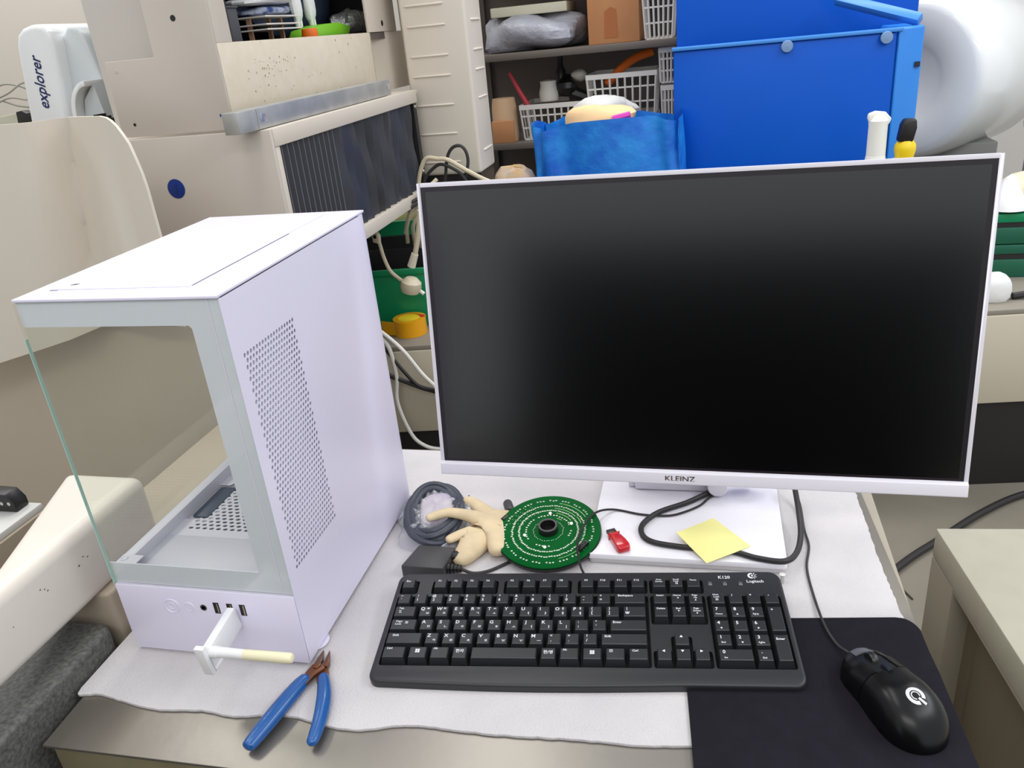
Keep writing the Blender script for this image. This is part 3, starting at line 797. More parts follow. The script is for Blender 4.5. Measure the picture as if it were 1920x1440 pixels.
mb.tube([p0+Vector((0,0,-0.0005)), p0.lerp(p1, .5), p1+Vector((0,0,-0.0005))], [0.0026,0.0028,0.0026], 10)
local_build(mb, 'dpi_button', M('dpi_button_dark', (20, 26, 36), 0.3), mouse, smooth=True)
# logo on the shell
verts = [v.co.copy() for v in back.data.vertices]; polys = [tuple(p.vertices) for p in back.data.polygons]
bvh = BVHTree.FromPolygons(verts, polys)
def drop(x, y):
    hit = bvh.ray_cast(Vector((x, y, 0.1)), Vector((0,0,-1)))
    return hit[0].z if hit[0] else 0.02
lc = Vector((0.001, -0.0255)); lang = R(-62)
def lp(x, y):
    q = Vector((x*math.cos(lang)-y*math.sin(lang), x*math.sin(lang)+y*math.cos(lang)))+lc
    return (q.x, q.y, drop(q.x, q.y)+0.00035)
mb = MB(); n = 26
def arcstrip(r0, r1, a0, a1):
    vs = []
    for k in range(n+1):
        a = R(a0+(a1-a0)*k/n); vs += [lp(r0*math.cos(a), r0*math.sin(a)), lp(r1*math.cos(a), r1*math.sin(a))]
    mb.add(vs, [(2*k, 2*k+1, 2*k+3, 2*k+2) for k in range(n)])
arcstrip(0.0050, 0.0082, 25, 335)
arcstrip(0.0030, 0.0040, 40, 320)
vs = []
for k in range(7):
    x = 0.0030+0.0072*k/6; vs += [lp(x, -0.0012), lp(x, 0.0012)]
mb.add(vs, [(2*k, 2*k+1, 2*k+3, 2*k+2) for k in range(6)])
local_build(mb, 'logo', logo_m, mouse)
mc = smooth_path([(0.1485,0.6670,0.014),(0.1415,0.6750,0.012),(0.1336,0.6885,0.0095),(0.1255,0.7173,0.0090),(0.1205,0.7698,0.0062),(0.1188,0.8185,0.0058),(0.1257,0.8617,0.0058),(0.1236,0.8957,0.0075),(0.1232,0.9448,0.012),(0.1177,0.9732,0.020),(0.112,1.0,0.045)], 6)
MB().tube(mc, 0.0015, 8).build('cable', cable_dark, mouse, smooth=True)

# ================================================================== SMALL THINGS ON THE FOAM
# round circuit board
DT = R(8)
disc = thing('round_circuit_board', 'round green circuit board with rings of solder dots and a black hub', 'circuit board', (-0.197, 0.846, FT))
DM = Matrix.Translation((-0.1960, 0.8385, 0.0245)) @ Matrix.Rotation(R(3), 4, 'Z') @ Matrix.Rotation(DT, 4, 'X')
DR = 0.0675
mb = MB().lathe([(0.0095,0),(DR,0),(DR,0.0016),(0.0095,0.0016)], 72); mb.f = mb.f[:-2]; mb.m = mb.m[:-2]
mb.xf(DM).build('board', pcb_m, disc, smooth=True)
MB().lathe([(0.050,-0.004),(DR+0.0008,-0.004),(DR+0.0008,-0.0005),(0.050,-0.0005)], 64).xf(DM).build('backing_ring', black_pl, disc, smooth=True)
MB().lathe([(0.0095,0.0005),(0.0128,0.0005),(0.0128,0.0105),(0.0122,0.0110),(0.0100,0.0110),(0.0095,0.0105),(0.0095,-0.002),(0.0001,-0.002)], 40).xf(DM).build('hub', black_pl, disc, smooth=True)
pads = MB()
rnd = random.Random(3)
for rr, cnt, dbl in ((0.058,84,True),(0.0475,92,False),(0.0385,80,False),(0.029,44,False),(0.0195,40,False)):
    for k in range(cnt):
        a = 2*math.pi*(k+rnd.uniform(-.12,.12))/cnt
        if dbl and k % 4 == 3: continue
        if rr == 0.029 and rnd.random() < 0.3: continue
        r2 = rr + (rnd.uniform(-.0006,.0006))
        c_ = (r2*math.cos(a), r2*math.sin(a), 0.0016); s = 0.0012 if rr > 0.02 else 0.0007
        pads.add([(c_[0]-s,c_[1]-s*.8,0.0016),(c_[0]+s,c_[1]-s*.8,0.0016),(c_[0]+s,c_[1]+s*.8,0.0016),(c_[0]-s,c_[1]+s*.8,0.0016),(c_[0],c_[1],0.0023)], [(0,1,4),(1,2,4),(2,3,4),(3,0,4)])
for k in range(7):
    for j in range(6):
        a = R(118+9*j+k); r2 = 0.036+0.0035*k
        pads.add([(r2*math.cos(a)-.0005, r2*math.sin(a)-.0003, .0016),(r2*math.cos(a)+.0005, r2*math.sin(a)-.0003, .0016),(r2*math.cos(a)+.0004, r2*math.sin(a)+.0004, .0018)], [(0,1,2)])
pads.xf(DM).build('solder_pads', solder_m, disc, kind='stuff')
tr_ = MB()
for r2, a0, a1 in ((0.053,30,80),(0.0425,40,85),(0.0335,35,78),(0.0435,20,38),(0.0245,52,70),(0.053,-70,-30)):
    vs = []
    for k in range(9):
        a = R(a0+(a1-a0)*k/8); vs += [(r2*math.cos(a), r2*math.sin(a), .0017), ((r2+.0006)*math.cos(a), (r2+.0006)*math.sin(a), .0017)]
    tr_.add(vs, [(2*k,2*k+1,2*k+3,2*k+2) for k in range(8)])
tr_.xf(DM).build('copper_traces', M('pale_green_trace', (150, 190, 120), 0.35, 0.3), disc, kind='stuff')
for a in (92, 200, 268, 24):
    MB().lathe([(0.0026,0.0016),(0.0026,0.0026),(0.0018,0.0034),(0.0001,0.0034)], 14, (0.0315*math.cos(R(a)), 0.0315*math.sin(R(a)), 0)).xf(DM).build('screw', steel_m, disc, smooth=True)
cn = MB().box(-0.003, 0.003, -0.009, 0.009, 0.0016, 0.006)
for k in range(6): cn.box(-0.0035, 0.0035, -0.0082+k*0.0029, -0.0070+k*0.0029, 0.006, 0.0068)
cn.xf(DM @ Matrix.Translation((0.0470, -0.0300, 0)) @ Matrix.Rotation(R(-33), 4, 'Z')).build('connector', black_pl, disc)

# yellow note, red stick, thick cable
def notefn(i, j):
    A, B, C, D_ = Vector((-0.0338,0.8402,0.0275)), Vector((0.0115,0.8817,0.0275)), Vector((0.0546,0.8238,0.0245)), Vector((0.003,0.7947,0.0215))
    p = A*(1-i)*(1-j)+B*(1-i)*j+C*i*j+D_*i*(1-j)
    p.z += 0.006*math.sin(math.pi*i)*math.sin(math.pi*j) + 0.004*i*j + 0.0035*(1-j)*(1-i)
    return p
mb = MB(); mb.grid(lambda i, j: tuple(notefn(i, j)), 14, 14)
mb.grid(lambda i, j: tuple(notefn(i, j)+Vector((0,0,-0.0006))), 14, 14)
nn = 14
bd = [(k/nn, 0) for k in range(nn)]+[(1, k/nn) for k in range(nn)]+[(1-k/nn, 1) for k in range(nn)]+[(0, 1-k/nn) for k in range(nn)]
A_ = [tuple(notefn(*p)) for p in bd]; B_ = [tuple(notefn(*p)+Vector((0,0,-0.0006))) for p in bd]
mb.add(A_+B_, [(i, (i+1)%len(A_), len(A_)+(i+1)%len(A_), len(A_)+i) for i in range(len(A_))])
o = mb.build('sticky_note_pad', note_m, smooth=True, angle=50)
tag(o, 'square yellow sticky note lying across the thick black cable', 'sticky note')

us = thing('usb_stick', 'red thumb drive with a dark plug lying on the white stand base', 'usb stick', (-0.1065, 0.829, 0.019), (0, 0, math.atan2(-0.0421, 0.0236)))
def sect(y0, z0, y1, z1, x): return [(x,-y0,z0),(x,y0,z0),(x,y0,z1),(x,-y0,z1)]
mb = MB(); secs = [(-0.0095,0.0062,0.0015,0.0085),(-0.004,0.0072,0.0008,0.0095),(0.008,0.0082,0.0004,0.0105),(0.018,0.0086,0.0004,0.0105),(0.0225,0.0078,0.001,0.0095),(0.0245,0.0060,0.0025,0.0075)]
vs = []; fs = []
for x, w, z0, z1 in secs: vs += [(x,-w,z0),(x,w,z0),(x,w,z1),(x,-w,z1)]
for k in range(len(secs)-1):
    for q in range(4): fs.append((k*4+q, k*4+(q+1)%4, k*4+4+(q+1)%4, k*4+4+q))
fs += [(0,1,2,3), tuple(range(len(secs)*4-4, len(secs)*4))]
mb.add(vs, fs); local_build(mb, 'shell', red_m, us, bevel=0.0016, seg=3)
local_build(MB().box(-0.0215, -0.0095, -0.0058, 0.0058, 0.003, 0.0075), 'plug', M('dark_plug_metal', (72, 58, 54), 0.35, 0.5), us, bevel=0.0004)
local_build(MB().box(-0.0205, -0.0180, -0.0040, -0.0015, 0.0075, 0.0077).box(-0.0205, -0.0180, 0.0015, 0.0040, 0.0075, 0.0077), 'plug_slots', port_black, us)

tp = [(0.0165,0.962,0.024),(0.0095,0.953,0.0232),(-0.0214,0.9233,0.0228),(-0.0586,0.8961,0.0228),(-0.0773,0.8663,0.0228),(-0.0757,0.8429,0.0228),(-0.0615,0.8294,0.0228),(-0.032,0.8232,0.0228),(-0.0064,0.8212,0.0228),(0.0312,0.8194,0.0228),(0.0614,0.8085,0.0228),(0.0912,0.8053,0.0228),(0.1071,0.8266,0.020),(0.1158,0.8656,0.020),(0.1172,0.9129,0.026),(0.1131,0.9664,0.05),(0.108,1.0,0.09)]
o = MB().tube(smooth_path(tp, 8), 0.0036, 10).build('power_cable', cable_black, smooth=True)
tag(o, 'thick black cable looping over the white stand base under the yellow note', 'cable')

# coil of cable in a clear bag
co = thing('bagged_cable_coil', 'dark coiled cable sealed in a crinkled clear bag beside the case', 'cable coil', (-0.365, 0.875, FT))
cm_ = Matrix.Translation((-0.3640, 0.8760, 0.016)) @ Matrix.Rotation(R(18), 4, 'Z')
for k in range(7):
    a_, b_ = 0.040-0.0022*k, 0.073-0.0040*k
    pts = [(a_*math.cos(2*math.pi*q/40), b_*math.sin(2*math.pi*q/40), 0.004*math.sin(k*2.1+q*0.3)+0.0035*(k % 3)) for q in range(41)]
    MB().tube(pts, 0.0046, 8).xf(cm_).build('cable_loop', M('bagged_slate_cable', (62, 66, 78), 0.45), co, smooth=True)
MB().blob((0.003, 0.004, 0.004), 0.024, 0.040, 0.010, 20, 10, 0.05, 0.8, 4).xf(cm_).build('white_label_bundle', M('milky_wrap', (214, 208, 206), 0.6, var=(22, (176, 166, 188), 0.2)), co, smooth=True)
film = clear_material('clear_film', (0.95, 0.96, 0.98), 0.05, 0.12, bump=(38, 0.9), haze=0.2, hazecol=(0.85, 0.87, 0.92))
def bagfn(i, j):
    a = 2*math.pi*i; r = j
    ex, ey = 0.055+0.004*math.sin(5*a+1)+0.003*math.sin(9*a), 0.086+0.005*math.sin(4*a)+0.003*math.sin(7*a+2)
    z = -0.0115 + 0.0205*(max(0, 1-r**4))**0.6 + 0.0022*math.sin(17*a)*r*(1-r)*4 + 0.0016*math.sin(r*22+5*a)
    return cm_ @ Vector((ex*r*math.cos(a), ey*r*math.sin(a), max(z, -0.0117)))
mb = MB(); mb.grid(lambda i, j: tuple(bagfn(i, 0.02+0.98*j)), 60, 22)
mb.build('clear_bag', film, co, smooth=True, angle=180)

# cream work glove
gl_o = None
def skin_mesh(name, verts, edges, radii, mat, zs=1.0, zc=0.0, sub=2, post=None):
    me = bpy.data.meshes.new(name); me.from_pydata(verts, edges, []); me.update()
    o = bpy.data.objects.new(name, me); COL.objects.link(o)
    o.modifiers.new('s', 'SKIN'); sv = me.skin_vertices[0].data
    for i, r in enumerate(radii): sv[i].radius = (r, r)
    sv[0].use_root = True
    sb = o.modifiers.new('u', 'SUBSURF'); sb.levels = sub; sb.render_levels = sub
    dg = bpy.context.evaluated_depsgraph_get(); dg.update()
    m2 = bpy.data.meshes.new_from_object(o.evaluated_get(dg))
    o.modifiers.clear(); o.data = m2; bpy.data.meshes.remove(me)
    m2.materials.clear(); m2.materials.append(mat)
    for v in m2.vertices:
        v.co.z = max(zc, zc+(v.co.z-zc)*zs)
        if post: post(v.co)
    m2.polygons.foreach_set('use_smooth', [True]*len(m2.polygons))
    return o
gz = 0.018
gv = [(-0.276,0.856,gz),(-0.256,0.876,gz+.002),(-0.246,0.886,gz),(-0.296,0.888,gz+.002),(-0.313,0.904,gz+.004),(-0.332,0.913,gz+.006),
      (-0.306,0.858,gz+.020),(-0.336,0.853,gz+.030),(-0.362,0.836,gz+.028),(-0.284,0.824,gz),(-0.294,0.800,gz-.002),(-0.307,0.776,gz-.004),
      (-0.262,0.822,gz+.004),(-0.254,0.796,gz),(-0.302,0.832,gz+.012),(-0.326,0.806,gz+.012)]
ge = [(0,1),(1,2),(0,3),(3,4),(4,5),(0,6),(6,7),(7,8),(0,9),(9,10),(10,11),(0,12),(12,13),(9,14),(14,15)]
gr_ = [.022,.015,.009,.013,.010,.008,.010,.0085,.007,.018,.017,.014,.015,.012,.009,.007]
gl_o = skin_mesh('work_glove', gv, ge, gr_, glove_m, 0.75, FT+0.0006)
tag(gl_o, 'cream cotton work glove crumpled beside the round green board', 'glove')

# black power brick with strain relief
ad = thing('power_adapter', 'flat black power adapter tucked behind the keyboard top left corner', 'power adapter', (-0.338, 0.79, FT))
MB().prism([(-0.3690,0.752),(-0.3130,0.752),(-0.3100,0.797),(-0.3600,0.797)], FT+0.0003, 0.0225).build('body', grey_pl, ad, bevel=0.002)
mb = MB()
for k in range(4): mb.tube([(-0.3115+0.0045*k,0.7660,0.0125),(-0.3115+0.0045*k+0.0032,0.7660,0.0125)], 0.0068-0.0006*k, 14)
mb.tube([(-0.313,0.766,0.0125),(-0.294,0.766,0.0125)], 0.0042, 12)
mb.build('strain_relief', black_pl, ad, smooth=True)
MB().blob((-0.3085,0.787,0.0165), 0.017, 0.007, 0.0055, 14, 8, 0.05).build('velcro_tie', black_pl, ad, smooth=True)
MB().tube(smooth_path([(-0.296,0.766,0.0125),(-0.280,0.766,0.007),(-0.262,0.773,0.0062),(-0.2443,0.789,0.0062),(-0.232,0.80,0.0062)],6), 0.0021, 8).build('cable', cable_dark, ad, smooth=True)
# barrel plug and its black lead by the board
bpg = thing('barrel_plug', 'dark grey barrel plug leaning on the rim of the green board', 'plug', (-0.262, 0.892, FT))
MB().tube([(-0.2705,0.918,0.0120),(-0.2695,0.9165,0.0122),(-0.2590,0.8890,0.0190),(-0.2585,0.887,0.019)], [0.005,0.0066,0.0066,0.0055], 16).build('barrel', grey_pl, bpg, smooth=True)
MB().tube(smooth_path([(-0.259,0.888,0.019),(-0.2545,0.879,0.023),(-0.256,0.866,0.026),(-0.2605,0.853,0.027)],5), [0.0045]*8+[0.004]*8, 10).build('lead', black_pl, bpg, smooth=True)
o = MB().tube(smooth_path([(-0.3342,0.9418,0.0065),(-0.3325,0.930,0.0058),(-0.3319,0.915,0.0056)],4), 0.0012, 6).build('wire_scrap', cable_black, smooth=True)
tag(o, 'short scrap of black wire standing by the glove fingertip', 'wire')

# ------------------------------------------------------------------ blue handled side cutters
nip = thing('side_cutters', 'blue handled side cutters lying open at the front of the foam', 'pliers', (-0.41, 0.56, FT))
z0, z1 = 0.0062, 0.0135
def flatp(name, pts, a, b, mat, bev=0.0012): return MB().prism(pts, a, b).build(name, mat, nip, bevel=bev)
flatp('jaw', [(-0.4095,0.6097),(-0.4040,0.5957),(-0.4035,0.5854),(-0.4112,0.5860),(-0.4108,0.5981)], z0+.002, z1, steel_dark, .0006)
flatp('jaw', [(-0.4032,0.6113),(-0.3960,0.5942),(-0.3955,0.5871),(-0.4031,0.5870),(-0.4019,0.5959)], z0, z1-.001, steel_dark, .0006)
flatp('shank', [(-0.4118,0.5867),(-0.4030,0.5895),(-0.3958,0.5841),(-0.4024,0.5723),(-0.4060,0.5584),(-0.4155,0.5653),(-0.4138,0.5778)], z0+.0035, z1+.0005, steel_dark, .0008)
flatp('shank', [(-0.4015,0.5830),(-0.3950,0.5880),(-0.3905,0.5799),(-0.3880,0.5690),(-0.3982,0.5660),(-0.4028,0.5738)], z0, z1-.003, rust_m, .0008)
MB().lathe([(0.0042,0),(0.0042,0.0010),(0.0033,0.0015),(0.0001,0.0015)], 20, (-0.4058,0.5850,z1+.0005)).build('pivot', steel_dark, nip, smooth=True)
def handle(path, wid, zc):
    mb = MB(); P = smooth_path(path, 5); n_ = len(P)
    W = [wid*min(1, 0.72+0.28*math.sin(math.pi*min(1, k/(n_-1)*1.1))) for k in range(n_)]
    W[0] *= 0.8; W[-1] *= 0.35; W[-2] *= 0.8
    mb.tube(P, W, 14)
    mb.v = [(x, y, zc+(z-zc)*0.85) for x, y, z in mb.v]
    return mb.build('handle', rubber_blue, nip, smooth=True, angle=70)
handle([(-0.4108,0.5705,0.0112),(-0.4146,0.5574,0.0114),(-0.4196,0.5312,0.0114),(-0.4250,0.5043,0.0100),(-0.4292,0.4835,0.0088),(-0.4303,0.4770,0.0086)], 0.0092, 0.0095)
handle([(-0.3945,0.5755,0.0112),(-0.3876,0.5624,0.0114),(-0.3798,0.5452,0.0114),(-0.3729,0.5216,0.0100),(-0.3692,0.5002,0.0088),(-0.3690,0.4895,0.0086)], 0.0078, 0.0095)

# ================================================================== MEASURING MACHINE AT THE LEFT
o = MB().prism(rrect(-1.10, -0.6715, 0.05, 0.6050, 0.02, 4), FZ+0.45, 0.029).build('granite_slab', granite_m, bevel=0.006, seg=3)
tag(o, 'rough dark grey granite slab along the left edge of the table', 'granite slab')
o = MB().box(-1.05, -0.72, 0.10, 0.58, FZ, FZ+0.45).build('granite_plinth', beige_d, bevel=0.004)
tag(o, 'dull beige plinth under the dark granite slab', 'plinth')
blk = thing('machine_base_block', 'beige base casting behind the granite slab seen past the case glass', 'machine base', (-0.80, 0.85, FZ))
MB().prism([(-0.80,0.615),(-0.684,0.615),(-0.678,0.621),(-0.700,1.12),(-0.80,1.12)], FZ, 0.060).build('casting', beige_d, blk, bevel=0.006, seg=3)
# ivory beam over the granite
bm_o = thing('machine_beam', 'ivory painted beam with rounded edges and small chips above the granite', 'machine beam', (-0.75, 0.5, 0.055))
mb = MB(); mb.prism([(-0.690,0.10),(-0.690,0.740),(-0.812,0.742),(-0.735,0.545),(-0.720,0.50),(-0.720,0.10)], 0.056, 0.150)
mb.build('beam', beam_m, bm_o, bevel=0.022, seg=5)
MB().box(-0.80, -0.70, 0.30, 0.36, 0.0292, 0.062).build('bearing_block', black_metal, bm_o)
MB().box(-0.80, -0.72, 0.66, 0.71, 0.0605, 0.062).build('bearing_pad', black_metal, bm_o)
chips = MB(); rc = random.Random(11)
for (cx_, cy_, cz_) in ((-0.6898,0.612,0.117),(-0.6898,0.618,0.113),(-0.6898,0.603,0.111),(-0.6898,0.553,0.118),(-0.6898,0.548,0.121),(-0.6898,0.556,0.114),(-0.6898,0.505,0.108)):
    s = rc.uniform(.0008,.0018); chips.add([(cx_,cy_-s,cz_),(cx_,cy_,cz_-s*.6),(cx_,cy_+s,cz_+s*.4),(cx_,cy_,cz_+s*.7)], [(0,1,2,3)])
chips.build('paint_chips', black_metal, bm_o, kind='stuff')
# side plate with connector
sp_ = MB().box(-1.12, -0.905, 0.60, 0.772, 0.066, 0.076).build('machine_side_plate', M('pale_grey_plate', (196, 196, 192), 0.4), bevel=0.002)
tag(sp_, 'pale grey plate beside the ivory beam carrying the black connector', 'plate')
MB().box(-1.10, -0.90, 0.62, 0.77, FZ, 0.066).build('plate_support', beige_d, sp_, world=False)
cnn = thing('cable_connector', 'black connector with red insert on the pale grey plate at far left', 'connector', (-0.925, 0.772, 0.076))
MB().prism([(-1.015,0.0765),(-0.922,0.0765),(-0.922,0.090),(-0.932,0.104),(-1.015,0.106)], 0.745, 0.768, 'y').build('housing', black_pl, cnn, bevel=0.002)
MB().box(-1.015, -0.967, 0.749, 0.764, 0.106, 0.113).build('insert', red_m, cnn, bevel=0.001, label='red insert')
for hx in (-0.942, -0.930):
    MB().lathe([(0.0001,0),(0.0028,0),(0.0028,0.0008),(0.0014,0.0009),(0.0001,0.0006)], 12, (hx, 0.745, 0.090), rot_y).build('screw', steel_m, cnn, smooth=True)
# wall panel behind beam
o = MB().box(-2.3, -0.86, 1.29, 1.32, FZ, 0.20).build('machine_lower_panel', M('brown_beige_panel_2', (182, 170, 152), 0.45), bevel=0.003)
tag(o, 'plain brownish beige machine panel behind the ivory beam', 'machine panel')

# big moulded cover
cv = thing('moulded_machine_cover', 'large moulded beige machine cover with a fold and rounded upper corner', 'machine cover', (-1.15, 1.2, 0.1))
XS = [-1.55,-1.45,-1.35,-1.25,-1.19,-1.150,-1.132,-1.122,-1.114,-1.106,-1.095,-1.080,-1.062,-1.045,-1.03,-1.01,-0.995,-0.980,-0.970,-0.960,-0.950,-0.941,-0.934,-0.929,-0.9265]
def cov_y(x):
    tb = [(-1.55,1.150),(-1.30,1.180),(-1.130,1.198),(-1.118,1.214),(-1.100,1.262),(-1.06,1.246),(-1.02,1.222),(-0.9265,1.196)]
    for (a, va), (b, vb) in zip(tb[:-1], tb[1:]):
        if x <= b: return va+(vb-va)*(x-a)/(b-a)
    return tb[-1][1]
def cov_top(x):
    if x <= -0.985: return 0.552-0.004*(x+1.2)
    tb = [(-0.985,0.551),(-0.970,0.543),(-0.960,0.534),(-0.950,0.520),(-0.941,0.505),(-0.934,0.478),(-0.929,0.455),(-0.9265,0.43)]
    for (a, va), (b, vb) in zip(tb[:-1], tb[1:]):
        if x <= b: return va+(vb-va)*(x-a)/(b-a)
    return 0.43
def cov_bot(x):
    if x < -1.08: return 0.109+(x+1.374)*0.245
    return 0.18
NZ = 10
mb = MB()
def shear(x, z): return x + (z-0.55)*0.10*max(0, min(1, (x+1.55)/0.3))*0
for side_, off in ((0, 0.0), (1, 0.007)):
    vs = []; fs = []
    for i, x in enumerate(XS):
        for j in range(NZ+1):
            q = j/NZ; z = cov_bot(x)+(cov_top(x)-cov_bot(x))*q
            lean = (0.55-z)*0.16   # fold drifts left towards the bottom
            xx = x
            yy = cov_y(min(x+lean, -0.9265)) if x < -1.0 else cov_y(x)
            vs.append((xx, yy+off, z))
    n1 = NZ+1
    for i in range(len(XS)-1):
        for j in range(NZ): fs.append((i*n1+j, (i+1)*n1+j, (i+1)*n1+j+1, i*n1+j+1))
    mb.add(vs, fs)
n1 = NZ+1; tot = len(XS)*n1
ringi = [i*n1 for i in range(len(XS))] + [(len(XS)-1)*n1+j for j in range(1, n1)] + [i*n1+NZ for i in range(len(XS)-2, -1, -1)] + [j for j in range(NZ-1, 0, -1)]
for a, b in zip(ringi, ringi[1:]+ringi[:1]): mb.f.append((a, b, b+tot, a+tot)); mb.m.append(0)
mb.build('shell', cover_m, cv, smooth=True, angle=50)
MB().box(-1.45, -1.0, 1.275, 1.283, 0.21, 0.50).build('backing_bracket', beige_d, cv)

# white rounded column with lettering
ex = thing('machine_column_cover', 'glossy white rounded column cover with blue explorer lettering', 'machine column', (-1.52, 1.8, 0.40))
prof = [(-1.635,0.40),(-1.625,0.45),(-1.594,0.650),(-1.590,0.690),(-1.578,0.715),(-1.560,0.728),(-1.535,0.733),(-1.470,0.733),(-1.445,0.728),(-1.428,0.715),(-1.420,0.690),(-1.428,0.60),(-1.440,0.45),(-1.442,0.40)]
EY0, EY1 = 1.74, 1.80
body = MB()
n_ = len(prof); offs = [(1.74,0.0),(1.746,-0.0)]
body.prism([(-1.640,0.40),(-1.592,0.690),(-1.580,0.715),(-1.560,0.728),(-1.535,0.733),(-1.520,0.733),(-1.500,0.728),(-1.488,0.712),(-1.484,0.690),(-1.512,0.50),(-1.527,0.40)], 1.735, 1.95, 'y')
body.build('front_column', white_gloss, ex, bevel=0.012, seg=4, angle=60)
MB().prism([(-1.53,0.40),(-1.49,0.70),(-1.470,0.722),(-1.455,0.726),(-1.436,0.715),(-1.425,0.690),(-1.398,0.55),(-1.390,0.40)], 1.77, 1.97, 'y').build('rear_column', M('grey_white_cover', (206, 212, 214), 0.25), ex, bevel=0.010, seg=3, angle=60)
arc = []
for k in range(9):
    a = R(90+90*k/8); arc.append((-1.405+0.058*math.cos(a), 0.52+0.083*math.sin(a)))
arc2 = []
for k in range(9):
    a = R(180-90*k/8); arc2.append((-1.405+0.046*math.cos(a), 0.52+0.071*math.sin(a)))
MB().prism(arc+[(-1.463,0.40),(-1.451,0.40)]+arc2, 1.70, 1.77, 'y').build('flange', white_gloss, ex, bevel=0.002)
MB().prism([(-1.405,0.596),(-1.440,0.56),(-1.452,0.52),(-1.452,0.40),(-1.385,0.40),(-1.392,0.50)], 1.728, 1.77, 'y').build('flange_plate', M('grey_white_cover', (206,212,214)), ex)
mb = MB(); text_into(mb, 'explorer', 0, 0, 0, 0.040, shear=0.25, sx=0.84)
mb.xf(Matrix.Translation((-1.5540,1.7343,0.6090)) @ Matrix.Rotation(R(8.0), 4, 'Y') @ Matrix.Rotation(R(-90), 4, 'Y') @ Matrix.Rotation(R(90), 4, 'X'))
mb.build('lettering', ink_blue, ex)
# toothed black cable chain to its right
ch = MB()
for k in range(8): ch.box(-1.372+0.0125*k, -1.3615+0.0125*k, 1.66, 1.69, 0.44, 0.530-0.0055*k)
ch.box(-1.375, -1.27, 1.665, 1.685, 0.40, 0.50)
o = ch.build('cable_chain', black_pl); tag(o, 'black toothed cable chain between the column cover and cabinet', 'cable chain')
# loose wires and black bracket far left
for k, pts in enumerate([[(-1.78,1.80,0.595),(-1.72,1.80,0.612),(-1.66,1.80,0.598),(-1.62,1.80,0.566)], [(-1.76,1.78,0.575),(-1.70,1.78,0.590),(-1.66,1.79,0.610),(-1.63,1.80,0.613)], [(-1.77,1.76,0.560),(-1.72,1.76,0.578),(-1.67,1.77,0.560),(-1.63,1.78,0.552)], [(-1.78,1.74,0.556),(-1.73,1.75,0.566),(-1.68,1.76,0.580),(-1.64,1.77,0.572)]]):
    o = MB().tube(smooth_path(pts, 6), 0.0024, 6).build('loose_wire', M('wire_grey', (150, 148, 138), 0.5), smooth=True)
    tag(o, 'thin grey wire tangled left of the white column, %s of four' % ('top', 'second', 'third', 'lowest')[k], 'wire', 'tangled wires left of the column')
o = MB().prism([(-1.80,0.40),(-1.60,0.40),(-1.60,0.553),(-1.80,0.535)], 1.82, 1.90, 'y').build('wire_tray', M('pale_tray', (190, 188, 168), 0.5), bevel=0.002)
tag(o, 'pale tray edge under the tangled grey wires', 'tray')
o = MB().prism([(-1.695,0.512),(-1.612,0.520),(-1.612,0.545),(-1.640,0.542),(-1.66,0.541),(-1.672,0.548),(-1.69,0.546)], 1.775, 1.80, 'y').build('black_bracket', black_pl, bevel=0.002)
tag(o, 'small black bracket beside the base of the white column cover', 'bracket')

# tall rear cabinet behind everything at left
o = MB().box(-3.4, -1.45, 2.70, 3.2, FZ, 1.6).build('tall_machine_cabinet', M('pale_beige_cabinet', (206, 198, 186), 0.55), bevel=0.006)
tag(o, 'tall plain pale beige machine cabinet behind the white column', 'cabinet')

# ------------------------------------------------------------------ lower cabinet with bellows
lc_ = thing('bellows_cabinet', 'beige machine cabinet with black bellows side and blue round plug', 'machine cabinet', (-1.05, 1.95, FZ))
LX = -0.85
MB().box(-1.30, LX+0.001, 1.504, 1.5145, 0.10, 0.4825).build('front_panel', beige, lc_, bevel=0.0015)
MB().box(-1.30, LX, 1.516, 2.42, 0.4700, 0.4815).build('top_plate', beige_l, lc_, bevel=0.0015)
MB().box(LX-0.018, LX+0.002, 1.515, 2.40, 0.4470, 0.4830).build('top_rail', beige_l, lc_, bevel=0.0015)
MB().box(LX-0.018, LX+0.001, 1.515, 1.533, 0.16, 0.4465).build('corner_post', beige_l, lc_, bevel=0.0015)
MB().box(LX-0.018, LX+0.004, 1.515, 2.40, 0.165, 0.1985).build('bottom_rail', beige_l, lc_, bevel=0.0015)
MB().box(LX-0.020, LX-0.003, 2.375, 2.40, 0.1985, 0.4465).build('end_strip', black_metal, lc_)
for zz in (0.436, 0.245):
    MB().lathe([(0.0001,0),(0.006,0),(0.005,0.003),(0.0001,0.004)], 12, (LX-0.003, 2.388, zz), Matrix.Rotation(R(90),3,'Y')).build('screw', steel_m, lc_, smooth=True)
ys = []; y = 1.535; k = 0
rb = random.Random(5)
while y < 2.372:
    fine = y < 1.80
    step = 0.0125 if fine else rb.uniform(0.012, 0.034)
    ys.append((y, (-0.004 if k % 2 else -0.022) if fine else (rb.uniform(-0.010,-0.004) if k % 2 else rb.uniform(-0.022,-0.012)), fine)); y += step; k += 1
ys.append((2.373, -0.02, False))
NB = 8; vs = []; fs = []
for i, (yy, dx, fine) in enumerate(ys):
    for j in range(NB+1):
        q = j/NB; z = 0.1985+(0.4465-0.1985)*q
        slant = 0 if fine else 0.03*(1-q)*math.sin(min(1, (yy-1.78)/0.3)*math.pi*0.9)
        wob = 0 if fine else 0.004*math.sin(9*q+yy*40)
        vs.append((LX+dx+wob, min(2.373, yy+slant), z))
for i in range(len(ys)-1):
    for j in range(NB): a = i*(NB+1)+j; fs.append((a, a+NB+1, a+NB+2, a+1))
MB().add(vs, fs).build('bellows', bellows_m, lc_, smooth=True, angle=25, label='black pleated bellows')
seam = MB()
